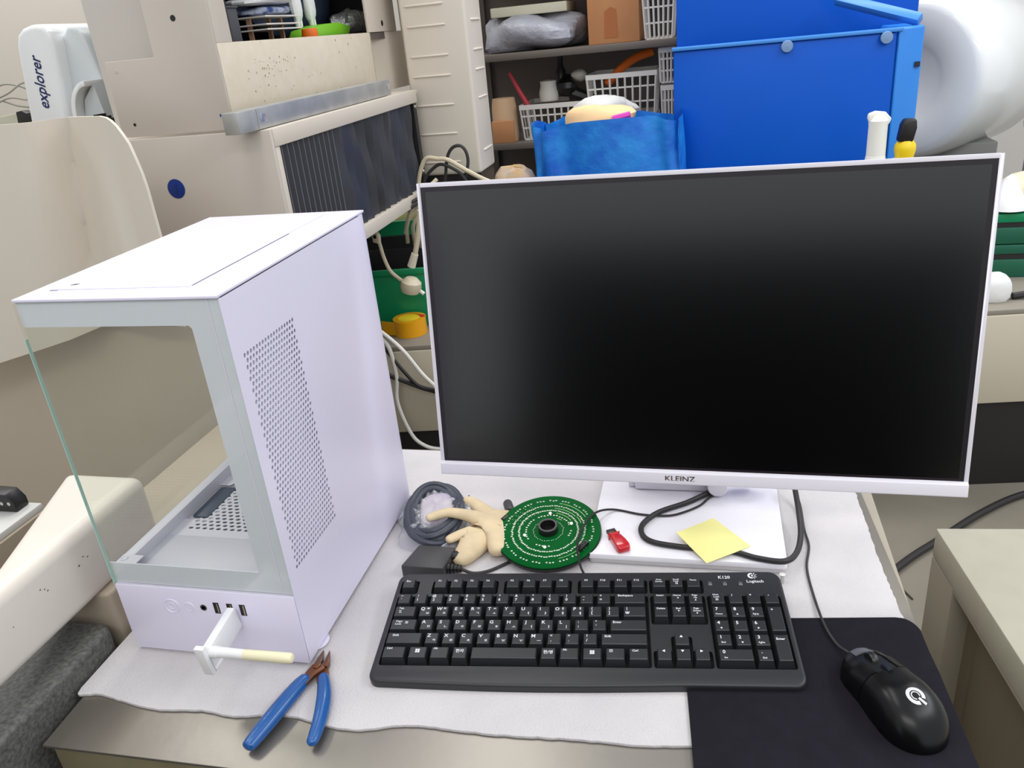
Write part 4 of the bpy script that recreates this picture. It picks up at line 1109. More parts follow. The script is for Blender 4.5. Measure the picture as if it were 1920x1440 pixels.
for (yy, dx, fine) in ys:
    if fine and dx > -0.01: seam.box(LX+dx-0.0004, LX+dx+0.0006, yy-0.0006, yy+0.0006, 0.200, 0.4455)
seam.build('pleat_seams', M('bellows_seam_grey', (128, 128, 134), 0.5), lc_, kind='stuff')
MB().box(-1.29, LX-0.028, 1.52, 2.40, 0.17, 0.47).build('inner_body', black_metal, lc_)
MB().box(-1.28, -1.0, 1.55, 1.93, FZ, 0.165).build('pedestal', black_metal, lc_)
pg = MB().lathe([(0.0001,0),(0.0205,0),(0.0205,0.0025),(0.019,0.003),(0.0001,0.003)], 32, (-1.0930,1.506,0.3780), rot_y).build('blue_plug', plug_blue, lc_, smooth=True, label='dark blue round plug')
MB().prism([(-1.0945,0.366),(-1.0925,0.366),(-1.0905,0.388),(-1.0925,0.388)], 1.5025, 1.5031, 'y').build('plug_slot', ink_blue, pg)

# ------------------------------------------------------------------ upper cabinet with opening
uc = thing('upper_machine_cabinet', 'beige upper machine cabinet with stained panel and dark opening', 'machine cabinet', (-1.1, 2.0, 0.4815))
UX, UY = -0.935, 1.52
pl_ = [(-1.200,0.4865),(-0.936,0.4865),(-0.936,1.10),(-1.075,1.10),(-1.078,0.6350),(-1.194,0.6350)]
fpn = MB().prism(pl_, UY, UY+0.006, 'y').build('front_plate', beige, uc, bevel=0.0012)
for hx, hz, hr in ((-1.0140,0.7008,0.0058),(-1.1930+0.030,0.5110,0.0032),(-0.9580,0.5155,0.0030)):
    MB().lathe([(0.0001,0.0006),(hr,0.0006),(hr,0.0)], 16, (hx, UY, hz), rot_y).build('hole', port_black if hr > .0031 else plug_blue, fpn)
MB().lathe([(0.0001,0.0005),(0.0045,0.0003),(0.0055,0.0)], 16, (-1.172, UY, 0.6160), rot_y).build('dent', beige, fpn, smooth=True)
MB().box(-1.28, -1.079, UY+0.09, UY+0.10, 0.4865, 1.10).build('rear_plate', M('lighter_beige_plate', (200, 194, 186), 0.5), uc)
MB().box(UX-0.006, UX, UY+0.006, 2.32, 0.4865, 0.6490).build('stained_panel', speckle_m, uc, bevel=0.001)
st = MB(); rs = random.Random(9)
for k in range(70):
    yy = rs.gauss(1.72, 0.07) if k < 45 else rs.uniform(1.6, 2.2); zz = rs.gauss(0.60, 0.025) if k < 40 else rs.uniform(0.52, 0.64)
    s = rs.uniform(.0006,.0028); q = rs.uniform(.4, 2)
    if yy < 1.56 or yy > 2.3 or zz > 0.645 or zz < 0.50: continue
    st.add([(UX+.0003,yy-s,zz),(UX+.0003,yy,zz-s*q),(UX+.0003,yy+s,zz),(UX+.0003,yy,zz+s*q*.8)], [(0,1,2,3)])
st.build('stain_specks', M('brown_stain', (150, 122, 92), 0.6), uc, kind='stuff')
MB().box(UX-0.006, UX, UY+0.006, 1.585, 0.6490, 1.10).build('opening_stile', beige_l, uc, bevel=0.001)
rst = MB().box(UX-0.006, UX, 2.315, 2.545, 0.6495, 1.10).build('opening_stile', beige_l, uc, bevel=0.001)
MB().lathe([(0.0001,0.0006),(0.008,0.0006),(0.008,0)], 16, (UX, 2.43, 0.672), Matrix.Rotation(R(90),3,'Y')).build('hole', port_black, rst)
MB().prism([(UX,2.325),(UX-0.02,2.335),(UX-0.024,2.39),(UX-0.004,2.46),(UX,2.60),(UX-0.03,2.60),(UX-0.03,2.325)], 0.4865, 0.6490).build('corner_fold', beige_l, uc, smooth=True)
MB().box(UX-0.05, UX-0.03, 2.545, 2.60, 0.6490, 1.10).build('dark_gap', black_metal, uc)
MB().box(UX-0.006, UX+0.004, 2.60, 2.64, 0.4865, 1.10).build('end_post', beige_l, uc)
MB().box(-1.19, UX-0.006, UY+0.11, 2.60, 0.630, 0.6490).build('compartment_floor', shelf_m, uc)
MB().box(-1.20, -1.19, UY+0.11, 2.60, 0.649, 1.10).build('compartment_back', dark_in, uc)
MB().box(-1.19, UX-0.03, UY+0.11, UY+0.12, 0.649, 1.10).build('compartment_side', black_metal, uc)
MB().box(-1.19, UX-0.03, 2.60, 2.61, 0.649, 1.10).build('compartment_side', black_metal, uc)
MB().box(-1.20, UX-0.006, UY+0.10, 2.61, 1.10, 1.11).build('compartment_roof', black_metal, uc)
# things inside the opening
CF = 0.649
bx = thing('grey_carton', 'dark grey carton at the left inside the cabinet opening', 'box', (-1.06, 1.70, CF))
MB().box(-1.12, -1.02, 1.64, 1.775, CF, 0.720).build('carton', M('dark_grey_carton', (70, 72, 76), 0.6), bx, bevel=0.002)
MB().box(-1.122, -1.018, 1.638, 1.777, 0.720, 0.724).build('lid', M('dark_grey_carton', (70,72,76)), bx)
rk = thing('small_rack', 'small wooden rack with thin white boards inside the cabinet opening', 'rack', (-1.05, 1.94, CF))
for zz in (0.672, 0.683, 0.700):
    MB().box(-1.10, -1.0, 1.86, 2.04, zz, zz+0.003).build('board', M('white_board', (220, 216, 208), 0.5), rk)
for yy in (1.875, 1.97, 2.03):
    MB().box(-1.06, -1.05, yy, yy+0.008, CF, 0.700).build('post', wood_m, rk)
o = MB().blob((-1.05, 1.95, 0.7145), 0.05, 0.085, 0.0110, 18, 8, 0.08, 0.7, 3, zmin=0.7032).build('blue_printed_bag', M('blue_white_print', (60, 84, 140), 0.35, var=(40, (190, 200, 220), 0.1)), smooth=True)
tag(o, 'crumpled blue and white printed bag on the small rack', 'bag')
o = MB().blob((-1.05, 1.93, 0.7340), 0.06, 0.10, 0.008, 18, 8, 0.06, 0.7, 8, zmin=0.7258).build('white_folded_bag', M('white_film_bag', (222,222,224), 0.3, bump=(30,.6,.006)), smooth=True)
tag(o, 'white folded film bag lying on top of the rack contents', 'bag')
for yy, nm, q in ((2.125, 'left', 0), (2.205, 'right', 1)):
    g_ = thing('hanging_glove', 'white cotton glove hanging in the opening, %s one of the pair' % ('nearer' if q == 0 else 'farther'), 'glove', (-1.05, yy, 0.69), (0,0,0), 'white gloves hanging in the opening')
    MB().blob((-1.05, yy, 0.735), 0.012, 0.024, 0.046, 14, 10, 0.05, 0.8, q).build('palm', cloth_w, g_, smooth=True)
    for f in range(2): MB().tube([(-1.05, yy-0.008+0.016*f, 0.705),(-1.05, yy-0.006+0.016*f+0.004*q, 0.677)], [0.008,0.006], 8).build('finger', cloth_w, g_, smooth=True)
o = MB().prism([(2.07,0.6500),(2.33,0.6500),(2.35,0.672),(2.27,0.682),(2.18,0.680),(2.09,0.668)], -1.06, -1.0, 'x').build('lime_tray', lime_m, bevel=0.003)
tag(o, 'lime green plastic tray inside the cabinet opening', 'tray')
o = MB().blob((-1.03, 2.43, 0.680), 0.04, 0.085, 0.034, 18, 10, 0.09, 0.8, 6, zmin=0.6493).build('silver_bag', M('silver_film', (150,150,146), 0.25, 0.5, bump=(45,.9,.01)), smooth=True)
tag(o, 'crinkled silver antistatic bag at the right of the opening', 'bag')
o = MB().lathe([(0.0001,0),(0.020,0),(0.021,0.003),(0.019,0.020),(0.0001,0.021)], 16, (-0.985,2.045,CF)).build('orange_cup', orange_m, smooth=True)
tag(o, 'small orange plastic cup at the front of the cabinet opening', 'cup')
o = MB().blob((-1.135, 2.25, 0.76), 0.05, 0.26, 0.11, 18, 10, 0.08, 0.8, 2, zmin=0.6493).build('navy_jacket', navy_m, smooth=True)
tag(o, 'dark navy bundle of cloth at the back of the opening', 'cloth')

# galvanised bar on the cabinet top
gb = thing('galvanised_bar', 'galvanised steel bar lying along the cabinet edge under the stained panel', 'metal bar', (-0.88, 1.84, 0.483))
MB().prism([(-0.905,1.435),(-0.868,1.430),(-0.868,2.250),(-0.905,2.255)], 0.4838, 0.5240).build('channel', galv_m, gb, bevel=0.0015)
for yy in (1.525, 2.235):
    MB().box(-0.8678, -0.8666, yy-0.012, yy+0.010, 0.497, 0.513).build('slot', M('slot_metal', (210,210,206), 0.25, .8), gb, bevel=0.0005)
MB().box(-0.8678, -0.8672, 1.500, 1.502, 0.4845, 0.523).build('bend_line', M('slot_metal', (210,210,206)), gb)

# ------------------------------------------------------------------ ribbed column cover
rc_ = thing('ribbed_column_cover', 'tall light beige column cover with embossed horizontal ribs', 'column cover', (-0.78, 2.53, -0.19))
MB().box(-0.8860, -0.6840, 2.45, 2.63, 0.2190, 1.30).build('cover', M('light_beige_cover', (220,211,198), 0.45), rc_, bevel=0.010, seg=3)
for zz in (0.7087, 0.6524, 0.57, 0.5136, 0.4299, 0.3451, 0.2594):
    MB().tube([(-0.868,2.4495,zz),(-0.863,2.4490,zz),(-0.752,2.4490,zz),(-0.747,2.4495,zz)], [0.0005,0.0032,0.0032,0.0005], 8).build('rib', M('light_beige_cover', (220,211,198)), rc_, smooth=True)
for zz in (0.6583, 0.5756, 0.5194, 0.4379, 0.2819):
    MB().tube([(-0.6836,2.50,zz),(-0.6836,2.508,zz),(-0.6836,2.598,zz),(-0.6836,2.606,zz)], [0.0005,0.0035,0.0035,0.0005], 8).build('rib', M('light_beige_cover', (220,211,198)), rc_, smooth=True)
MB().box(-0.875, -0.690, 2.46, 2.625, -0.19, 0.2190).build('black_base', black_metal, rc_)

# ================================================================== LOW BENCH BEHIND THE TABLE
a_b = R(8.5); bd_ = Vector((math.cos(a_b), math.sin(a_b), 0)); bn_ = Vector((-math.sin(a_b), math.cos(a_b), 0))
BO = Vector((0.766, 2.267, 0))
def bq(s, d, z): p = BO+bd_*s+bn_*d; return (p.x, p.y, z)
def bench_box(s0, s1, d0, d1, z0, z1):
    mb = MB(); P = [bq(s0,d0,0), bq(s1,d0,0), bq(s1,d1,0), bq(s0,d1,0)]
    return mb.prism([p[:2] for p in P], z0, z1)
bn = thing('low_bench', 'long low beige bench with black kick panel behind the table', 'bench', bq(-0.6, 0.4, FZ))
bench_box(-1.95, 1.2, 0.0, 1.0, -0.475, -0.21).build('body_panel', M('bench_beige', (196,187,167), 0.5), bn, bevel=0.003)
bench_box(-1.95, 1.2, 0.004, 1.0, -0.2095, -0.1950).build('bench_top', M('bench_top_grey', (136,130,118), 0.5), bn, bevel=0.003)
bench_box(-1.95, 1.2, 0.010, 1.0, FZ, -0.4760).build('kick_panel', M('kick_black', (30,26,25), 0.6), bn)
BT = -0.195

# green crate, rear wall and floor painted black for the shade inside
def open_crate(name, label, s0, s1, d0, d1, h_, mat, matd):
    c = thing(name, label, 'crate', bq((s0+s1)/2, (d0+d1)/2, BT))
    w_ = 0.008
    bench_box(s0, s1, d0, d0+w_, BT, BT+h_).build('front_wall', mat, c, bevel=0.002)
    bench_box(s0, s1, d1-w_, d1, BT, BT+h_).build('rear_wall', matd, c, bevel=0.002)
    bench_box(s0, s0+w_, d0+w_, d1-w_, BT, BT+h_).build('side_wall', mat, c); bench_box(s1-w_, s1, d0+w_, d1-w_, BT, BT+h_).build('side_wall', mat, c)
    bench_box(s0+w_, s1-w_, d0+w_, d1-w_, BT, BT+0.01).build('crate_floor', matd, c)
    bench_box(s0-0.006, s1+0.006, d0-0.006, d0, BT+h_-0.018, BT+h_).build('rim', mat, c, bevel=0.002)
    return c
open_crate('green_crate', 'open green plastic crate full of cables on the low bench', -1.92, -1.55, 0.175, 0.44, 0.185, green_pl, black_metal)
bench_box(-1.90, -1.57, 0.20, 0.415, BT+0.010, BT+0.03).build('crate_shade_floor', dark_in, bpy.data.objects['green_crate'])  # dark slab standing for the shade at the crate bottom
o = bench_box(-1.90, -1.57, 0.46, 0.48, BT, 0.075).build('green_sheet', green_pl, bevel=0.003)
tag(o, 'green plastic sheet standing behind the open green crate', 'sheet')
o = bench_box(-1.90, -1.57, 0.444, 0.458, BT, 0.030).build('crate_shade_slab', M('crate_shade_black', (16,15,16), 0.8), bevel=0.003)  # black slab put in to paint the crate's dark inside
tag(o, 'black slab added as dark shade between the green crate and the green sheet', 'shade slab')
o = bench_box(-1.90, -1.54, 0.50, 0.75, BT, 0.06).build('olive_box', M('olive_box', (96,104,30), 0.6), bevel=0.003)
tag(o, 'dull yellow-green box in the shade under the bellows cabinet', 'box')
# cable lot in/over the crate
bc = [[(-0.80,2.30,0.20),(-0.84,2.28,0.165),(-0.885,2.27,0.115),(-0.905,2.30,0.045)],
      [(-0.80,2.32,0.185),(-0.83,2.30,0.150),(-0.870,2.28,0.105),(-0.885,2.31,0.03)],
      [(-0.79,2.28,0.170),(-0.82,2.26,0.135),(-0.850,2.26,0.095),(-0.862,2.30,0.03)],
      [(-0.79,2.26,0.150),(-0.81,2.25,0.125),(-0.832,2.25,0.085),(-0.842,2.30,0.02)],
      [(-0.78,2.29,0.235),(-0.82,2.26,0.200),(-0.862,2.25,0.150),(-0.900,2.28,0.08)]]
for pts, which in zip(bc, ('leftmost', 'second from left', 'middle', 'rightmost', 'topmost')):
    o = MB().tube(smooth_path(pts, 6), 0.0062, 8).build('beige_cable', cable_beige, smooth=True)
    tag(o, 'beige computer cable drooping into the green crate, %s of five' % which, 'cable', 'beige cables drooping into the crate')
for which, pts in zip(('upper', 'lower'), [[(-0.78,2.28,0.215),(-0.83,2.24,0.190),(-0.88,2.22,0.170),(-0.91,2.24,0.165)], [(-0.78,2.27,0.195),(-0.82,2.23,0.183),(-0.865,2.22,0.160),(-0.89,2.24,0.155)]]):
    o = MB().tube(smooth_path(pts, 6), 0.0055, 8).build('dark_cable', cable_dark, smooth=True)
    tag(o, 'dark grey cable above the beige ones by the monitor edge, %s of two' % which, 'cable', 'dark cables above the beige ones')
# beige and black loops in front of the ribbed column
for nm, pts, r, mt, lb in [
    ('beige_cable', [(-0.868,2.35,0.15),(-0.861,2.35,0.2136),(-0.845,2.35,0.262),(-0.8242,2.35,0.2883),(-0.790,2.35,0.285),(-0.7576,2.35,0.2797),(-0.71,2.35,0.250),(-0.6559,2.35,0.2188),(-0.62,2.36,0.20)], 0.0068, cable_beige, 'thick beige cable arching in front of the ribbed column base'),
    ('black_cable', [(-0.856,2.36,0.195),(-0.835,2.36,0.235),(-0.800,2.36,0.263),(-0.7764,2.36,0.2651),(-0.745,2.36,0.250),(-0.7217,2.36,0.2303),(-0.70,2.36,0.19)], 0.0050, cable_dark, 'low black cable arch in front of the ribbed column base'),
    ('black_cable', [(-0.785,2.37,0.20),(-0.7773,2.37,0.2333),(-0.765,2.37,0.285),(-0.7452,2.37,0.312),(-0.72,2.37,0.316),(-0.7047,2.37,0.298),(-0.702,2.37,0.265),(-0.7167,2.37,0.22)], 0.0050, cable_dark, 'tall narrow black cable loop in front of the ribbed column')]:
    o = MB().tube(smooth_path(pts, 6), r, 8).build(nm, mt, smooth=True); tag(o, lb, 'cable')
# network plug and power plug hanging over the crate
pc_ = thing('hanging_network_cable', 'beige cable with a square plug end hanging over the green crate rim', 'cable', (-0.92, 2.15, 0.0))
MB().tube(smooth_path([(-0.938,2.15,0.100),(-0.934,2.15,0.080),(-0.928,2.15,0.040),(-0.915,2.15,0.0),(-0.8953,2.155,-0.025),(-0.880,2.16,-0.04)],6), 0.0058, 8).build('lead', cable_beige, pc_, smooth=True)
MB().prism([(-0.952,0.088),(-0.932,0.082),(-0.930,0.105),(-0.936,0.118),(-0.952,0.116)], 2.142, 2.160, 'y').build('plug_head', cable_beige, pc_, bevel=0.003)
MB().box(-0.946, -0.938, 2.1405, 2.1425, 0.100, 0.110).build('contact', port_black, pc_)
pp_ = thing('hanging_power_plug', 'round beige mains plug hanging in front of the green crate', 'plug', (-0.86, 2.14, -0.05))
MB().tube(smooth_path([(-0.795,2.15,0.175),(-0.808,2.15,0.115),(-0.826,2.15,0.055),(-0.842,2.15,0.015)],6), 0.0078, 8).build('lead', cable_beige, pp_, smooth=True)
MB().tube([(-0.829,2.15,0.048),(-0.846,2.15,0.010)], [0.0105,0.0125], 10).build('sleeve', M('pale_sleeve', (216,208,188), 0.5), pp_, smooth=True)
MB().lathe([(0.0001,0.0),(0.026,0.002),(0.032,0.018),(0.030,0.034),(0.017,0.046),(0.0001,0.048)], 20, (-0.856,2.135,-0.065), Matrix.Rotation(R(15),3,'Y')).build('plug_body', cable_beige, pp_, smooth=True)
MB().tube([(-0.84,2.14,-0.05),(-0.815,2.14,-0.072)], 0.006, 8).build('pin', cable_white, pp_, smooth=True)
# dark flat glass plates and yellow tape roll on the bench
gp = thing('glass_plates', 'small stack of dark grey plates on the bench under the green crate', 'plate', bq(-1.72, 0.1, BT))
for k, (ds, dd) in enumerate(((0,0),(0.012,0.008))):
    bench_box(-1.88+ds, -1.740+ds, 0.060+dd, 0.155+dd, BT+0.005*k+.0002, BT+0.005*k+0.0042).build('plate', M('slate_plate', (84,92,92), 0.2), gp, bevel=0.0008)
tpx, tpy = bq(-1.640, 0.116, 0)[:2]
tp_ = thing('tape_roll', 'yellow tape roll with a red inner patch lying on the bench', 'tape', (tpx, tpy, BT))
MB().lathe([(0.034,0.0005),(0.050,0.0005),(0.050,0.050),(0.034,0.050),(0.034,0.0005)], 40, (tpx, tpy, BT)).build('roll', tape_y, tp_, smooth=True)
MB().lathe([(0.0335,0.004),(0.0335,0.049)], 40, (tpx, tpy, BT)).build('core', M('pale_yellow_core', (238,206,40), 0.4), tp_, smooth=True)
MB().prism([(tpx+0.012,tpy+0.030),(tpx+0.044,tpy+0.020),(tpx+0.048,tpy+0.004),(tpx+0.036,tpy+0.002),(tpx+0.026,tpy+0.020)], BT+0.0501, BT+0.0508).build('red_patch', tape_r, tp_)
MB().prism([(tpx-0.030,tpy-0.036),(tpx-0.084,tpy-0.020),(tpx-0.083,tpy-0.0185),(tpx-0.029,tpy-0.0345)], BT+0.004, BT+0.046).build('loose_tail', tape_y, tp_)
# leads hanging down the bench front
for nm, pts, r, mt, lb in [
    ('white_cable', [(-0.93,1.985,-0.115),(-0.8992,1.985,-0.1344),(-0.8416,1.975,-0.1843),(-0.7956,1.98,-0.2598),(-0.7644,1.99,-0.3056),(-0.73,2.0,-0.36)], 0.0058, cable_white, 'white cable slanting across the beige bench front'),
    ('white_cable', [(-0.905,1.985,-0.15),(-0.8827,1.98,-0.1841),(-0.8748,1.98,-0.2686),(-0.8854,1.98,-0.3557),(-0.8594,1.985,-0.4631),(-0.822,1.99,-0.505),(-0.7769,2.0,-0.5198),(-0.74,2.01,-0.52)], 0.0058, cable_white, 'long white cable hanging in a loop below the bench edge'),
    ('black_cable', [(-0.92,1.99,-0.165),(-0.8993,1.985,-0.184),(-0.8521,1.98,-0.2514),(-0.815,1.985,-0.300),(-0.7712,1.995,-0.3195),(-0.73,2.0,-0.335)], 0.0050, cable_black, 'upper black cable crossing the beige bench front'),
    ('black_cable', [(-0.92,1.985,-0.255),(-0.8966,1.983,-0.2687),(-0.84,1.985,-0.293),(-0.80,1.99,-0.312),(-0.7712,2.0,-0.326),(-0.73,2.0,-0.342)], 0.0070, cable_black, 'lower thick black cable crossing the beige bench front')]:
    o = MB().tube(smooth_path(pts, 6), r, 8).build(nm, mt, smooth=True); tag(o, lb, 'cable')

# ================================================================== SHELF RACK AND ITS CONTENTS
sh = thing('storage_rack', 'dark steel storage rack with open shelves behind the blue bag', 'shelf', (-0.45, 3.4, FZ))
S1, S2 = 0.537, 0.207
for zz in (S1, S2, -0.12, 0.88):
    MB().box(-0.95, 0.02, 3.20, 3.62, zz-0.026, zz).build('shelf_board', shelf_m, sh, bevel=0.003)
for xx, yy in ((-0.95,3.20),(0.0,3.20),(-0.95,3.60),(0.0,3.60)):
    MB().box(xx, xx+0.03, yy, yy+0.03, FZ, 1.25).build('post', shelf_m, sh)
MB().box(-0.95, 0.03, 3.63, 3.64, FZ, 1.25).build('rear_panel', M('dark_rack_panel', (112,104,97), 0.7), sh)
def basket(label, x0, x1, y0, y1, z0, h_, tap=0.012, nx=9):
    b = thing('wire_basket', label, 'basket', ((x0+x1)/2, (y0+y1)/2, z0), (0,0,0), 'white plastic baskets on the rack')
    MB().box(x0+tap, x1-tap, y0+tap, y1-tap, z0, z0+0.006).build('basket_floor', basket_m, b)
    mb = MB()
    mb.box(x0, x1, y0, y0+0.007, z0+h_-0.018, z0+h_); mb.box(x0, x1, y1-0.007, y1, z0+h_-0.018, z0+h_)
    mb.box(x0, x0+0.007, y0+.007, y1-.007, z0+h_-0.018, z0+h_); mb.box(x1-0.007, x1, y0+.007, y1-.007, z0+h_-0.018, z0+h_)
    mb.build('rim', basket_m, b)
    ms = {}
    def slat(p0, p1): MB().tube([p0, p1], 0.0038, 4).build('slat', basket_m, b)
    for k in range(nx+1):
        q = k/nx; xa = x0+0.004+(x1-x0-.008)*q; xb = x0+tap+(x1-x0-2*tap)*q
        slat((xb, y0+tap, z0+.004), (xa, y0+0.003, z0+h_-0.016))
    for k in range(1, 5):
        q = k/5
        for xs, xt in ((x0+.003, x0+tap), (x1-.003, x1-tap)):
            slat((xt, y0+tap+(y1-y0-2*tap)*q, z0+.004), (xs, y0+(y1-y0)*q, z0+h_-0.016))
    for zz in (0.33, 0.66):
        MB().box(x0+tap*(1-zz), x1-tap*(1-zz), y0+tap*(1-zz), y0+tap*(1-zz)+0.005, z0+h_*zz, z0+h_*zz+0.006).build('hoop', basket_m, b)
    return b
basket('white slatted basket on the rack behind the left end of the blue bag', -0.725, -0.47, 3.24, 3.52, S2, 0.135)
basket('white slatted basket on the middle shelf holding the orange hose', -0.455, -0.185, 3.24, 3.52, S2+0.06, 0.165)
o = MB().box(-0.44, -0.19, 3.25, 3.5, S2, S2+0.06).build('grey_box_riser', M('pale_grey_box', (176,172,168), 0.6), bevel=0.003); tag(o, 'pale grey flat box under the basket with the orange hose', 'box')
basket('tall white slatted basket at the right end of the middle shelf', -0.178, -0.112, 3.23, 3.45, S2+0.175, 0.125, 0.008, 4)
basket('short white slatted basket under the tall one at the shelf end', -0.172, -0.112, 3.23, 3.45, S2, 0.168, 0.008, 4)
basket('white slatted basket beside the cardboard box on the top shelf', -0.235, -0.115, 3.23, 3.5, S1, 0.16, 0.012, 6)
o = MB().blob((-0.66, 3.38, 0.60), 0.21, 0.14, 0.065, 26, 12, 0.09, 0.75, 12, zmin=S1+0.0005).build('wrapped_parcel', wrap_m, smooth=True); tag(o, 'grey plastic-wrapped parcel on the top shelf', 'parcel')
o = MB().box(-0.82, -0.52, 3.30, 3.55, 0.665, 0.70).build('paper_stack', M('cream_paper', (206,202,180), 0.7), bevel=0.004); tag(o, 'cream paper stack resting on the wrapped parcel', 'paper')
cb = thing('cardboard_box', 'brown cardboard box beside the wrapped parcel on the top shelf', 'box', (-0.33, 3.4, S1))
MB().box(-0.435, -0.245, 3.235, 3.55, S1, S1+0.30).build('carton', card_m, cb, bevel=0.003)
MB().prism([(-0.375,S1+0.02),(-0.325,S1+0.02),(-0.328,S1+0.115),(-0.350,S1+0.125),(-0.372,S1+0.11)], 3.2335, 3.2352, 'y').build('dark_patch', M('dark_card', (160,96,54), 0.8), cb)
o = MB().lathe([(0.0001,0),(0.050,0),(0.052,0.02),(0.050,0.13),(0.045,0.165),(0.0001,0.168)], 20, (-0.795,3.28,S2)).build('paper_drum', card_l, smooth=True); tag(o, 'pale cardboard drum at the left end of the middle shelf', 'drum')
o = MB().box(-0.835, -0.745, 3.205, 3.222, S2, S2+0.085).build('brown_carton_piece', card_m, bevel=0.003); tag(o, 'small brown carton leaning in front of the cardboard drum', 'box')
o = MB().tube([(-0.700,3.30,0.335),(-0.735,3.30,0.40),(-0.768,3.31,0.462)], [0.010,0.009,0.007], 8).build('red_stick', M('faded_red', (190,50,66), 0.5), smooth=True); tag(o, 'faded red stick leaning out of the left basket', 'stick')
o = MB().tube(smooth_path([(-0.39,3.38,0.385),(-0.33,3.38,0.44),(-0.27,3.38,0.475),(-0.205,3.38,0.492)],5), 0.016, 10).build('orange_hose', orange_m, smooth=True); tag(o, 'curved orange hose rising from the shelf basket', 'hose')
o = MB().lathe([(0.0001,0),(0.038,0),(0.040,0.03),(0.032,0.06),(0.034,0.075),(0.0001,0.08)], 16, (-0.625,3.37,S2+0.1352)).build('white_jar', M('ivory_jar', (222,218,206), 0.5), smooth=True); tag(o, 'ivory jar standing in the left basket', 'jar')
o = MB().blob((-0.548,3.40,0.385), 0.045, 0.05, 0.042, 14, 8, 0.12, 0.9, 5).build('black_tool', black_pl, smooth=True); tag(o, 'black power tool head lying in the left basket', 'tool')
o = MB().tube([(-0.53,3.39,0.36),(-0.44,3.39,0.325)], [0.03,0.022], 10).build('black_tool_grip', black_pl, smooth=True); tag(o, 'black tool grip poking from the left basket', 'tool')
o = MB().blob((-0.505,3.42,0.425), 0.034, 0.03, 0.024, 14, 8, 0.05).build('white_bulb', M('ivory_jar', (222,218,206)), smooth=True); tag(o, 'pale round bulb between the black tools on the shelf', 'bulb')
o = MB().lathe([(0.0001,0),(0.022,0),(0.022,0.05),(0.012,0.07),(0.012,0.11),(0.0001,0.112)], 12, (-0.585,3.45,0.395)).build('black_bottle', black_pl, smooth=True); tag(o, 'black bottle at the back of the left basket', 'bottle')
o = MB().blob((-0.37,3.20,0.305), 0.12, 0.05, 0.05, 20, 10, 0.10, 0.9, 21).build('crumpled_white_wrap', cloth_w, smooth=True); tag(o, 'crumpled white wrap spilling from the shelf basket', 'wrap')

# blue shopping bag on the bench
bb = thing('blue_bag', 'bright blue woven shopping bag stuffed with papers on the bench', 'bag', (-0.31, 2.70, BT))
def bagw(i, j):
    a = 2*math.pi*i
    e = 0.35
    cx_, sy_ = math.cos(a), math.sin(a)
    x = math.copysign(abs(cx_)**e, cx_)*0.237*(1+0.02*math.sin(3*a+4*j)); yy = math.copysign(abs(sy_)**e, sy_)*0.105
    wr = 0.010*math.sin(11*a+3*j)+0.008*math.sin(7*a-6*j)
    return (-0.312+x+wr*0.5, 2.70+yy+wr, BT+0.0006+(0.521+0.012*math.sin(4*a+1))*j)
MB().grid(bagw, 72, 16).build('bag_body', bag_blue, bb, smooth=True, angle=180)
MB().box(-0.52, -0.10, 2.62, 2.78, BT+0.0006, BT+0.012).build('bag_floor', bag_blue, bb)
o = MB().blob((-0.345,2.70,0.325), 0.115, 0.06, 0.045, 20, 10, 0.08, 0.9, 31).build('peach_paper', M('peach_paper', (238,200,150), 0.7), smooth=True); tag(o, 'peach coloured paper bundle in the top of the blue bag', 'paper')
o = MB().tube([(-0.29,2.64,0.33),(-0.235,2.64,0.340)], [0.012,0.012], 8).build('magenta_marker', pink_m, smooth=True); tag(o, 'magenta tube at the rim of the blue bag', 'tube')
o = MB().blob((-0.745,2.56,0.0), 0.085, 0.06, 0.195, 18, 10, 0.03, 0.6, 3, zmin=BT+.0005).build('tan_parcel', M('tan_parcel', (220,180,120), 0.7, var=(8,(190,180,176),.1)), smooth=True)
o.location = (0.11, 0.12, 0.0); tag(o, 'tan and grey parcel between the ribbed column and blue bag', 'parcel')

# big blue machine hood
bh = thing('blue_machine_hood', 'large blue plastic machine hood with a raised rear panel', 'machine hood', (0.26, 2.95, BT))
MB().box(-0.105, 0.545, 2.75, 2.765, BT, 0.5080).build('front_panel', blue_pl, bh, bevel=0.006)
MB().box(-0.110, 0.560, 2.742, 2.775, 0.5085, 0.520).build('front_rim', blue_rim, bh, bevel=0.003)
MB().prism([(0.548,2.745),(0.625,2.775),(0.625,3.04),(0.548,3.04)], BT, 0.520).build('right_pillar', M('blue_plastic_side', (40,130,220), 0.35), bh, bevel=0.008, seg=3)
MB().tube([(0.612,2.79,0.534),(0.395,2.95,0.612)], 0.020, 4).build('corner_brace', blue_rim, bh, bevel=0.003)
MB().box(-0.105, 0.66, 3.05, 3.07, BT, 1.25).build('rear_panel', blue_pl, bh, bevel=0.004)
MB().box(-0.105, -0.09, 2.766, 3.05, BT, 0.508).build('left_panel', blue_pl, bh)
for xx in (0.235, 0.515):
    MB().lathe([(0.0001,0),(0.018,0),(0.016,0.006),(0.0001,0.008)], 14, (xx, 2.742, 0.495), rot_y).build('latch', M('pale_latch', (120,150,190), 0.4), bh, smooth=True)
MB().box(0.604, 0.618, 2.762, 2.773, 0.405, 0.420).build('keyhole', dark_in, bh)
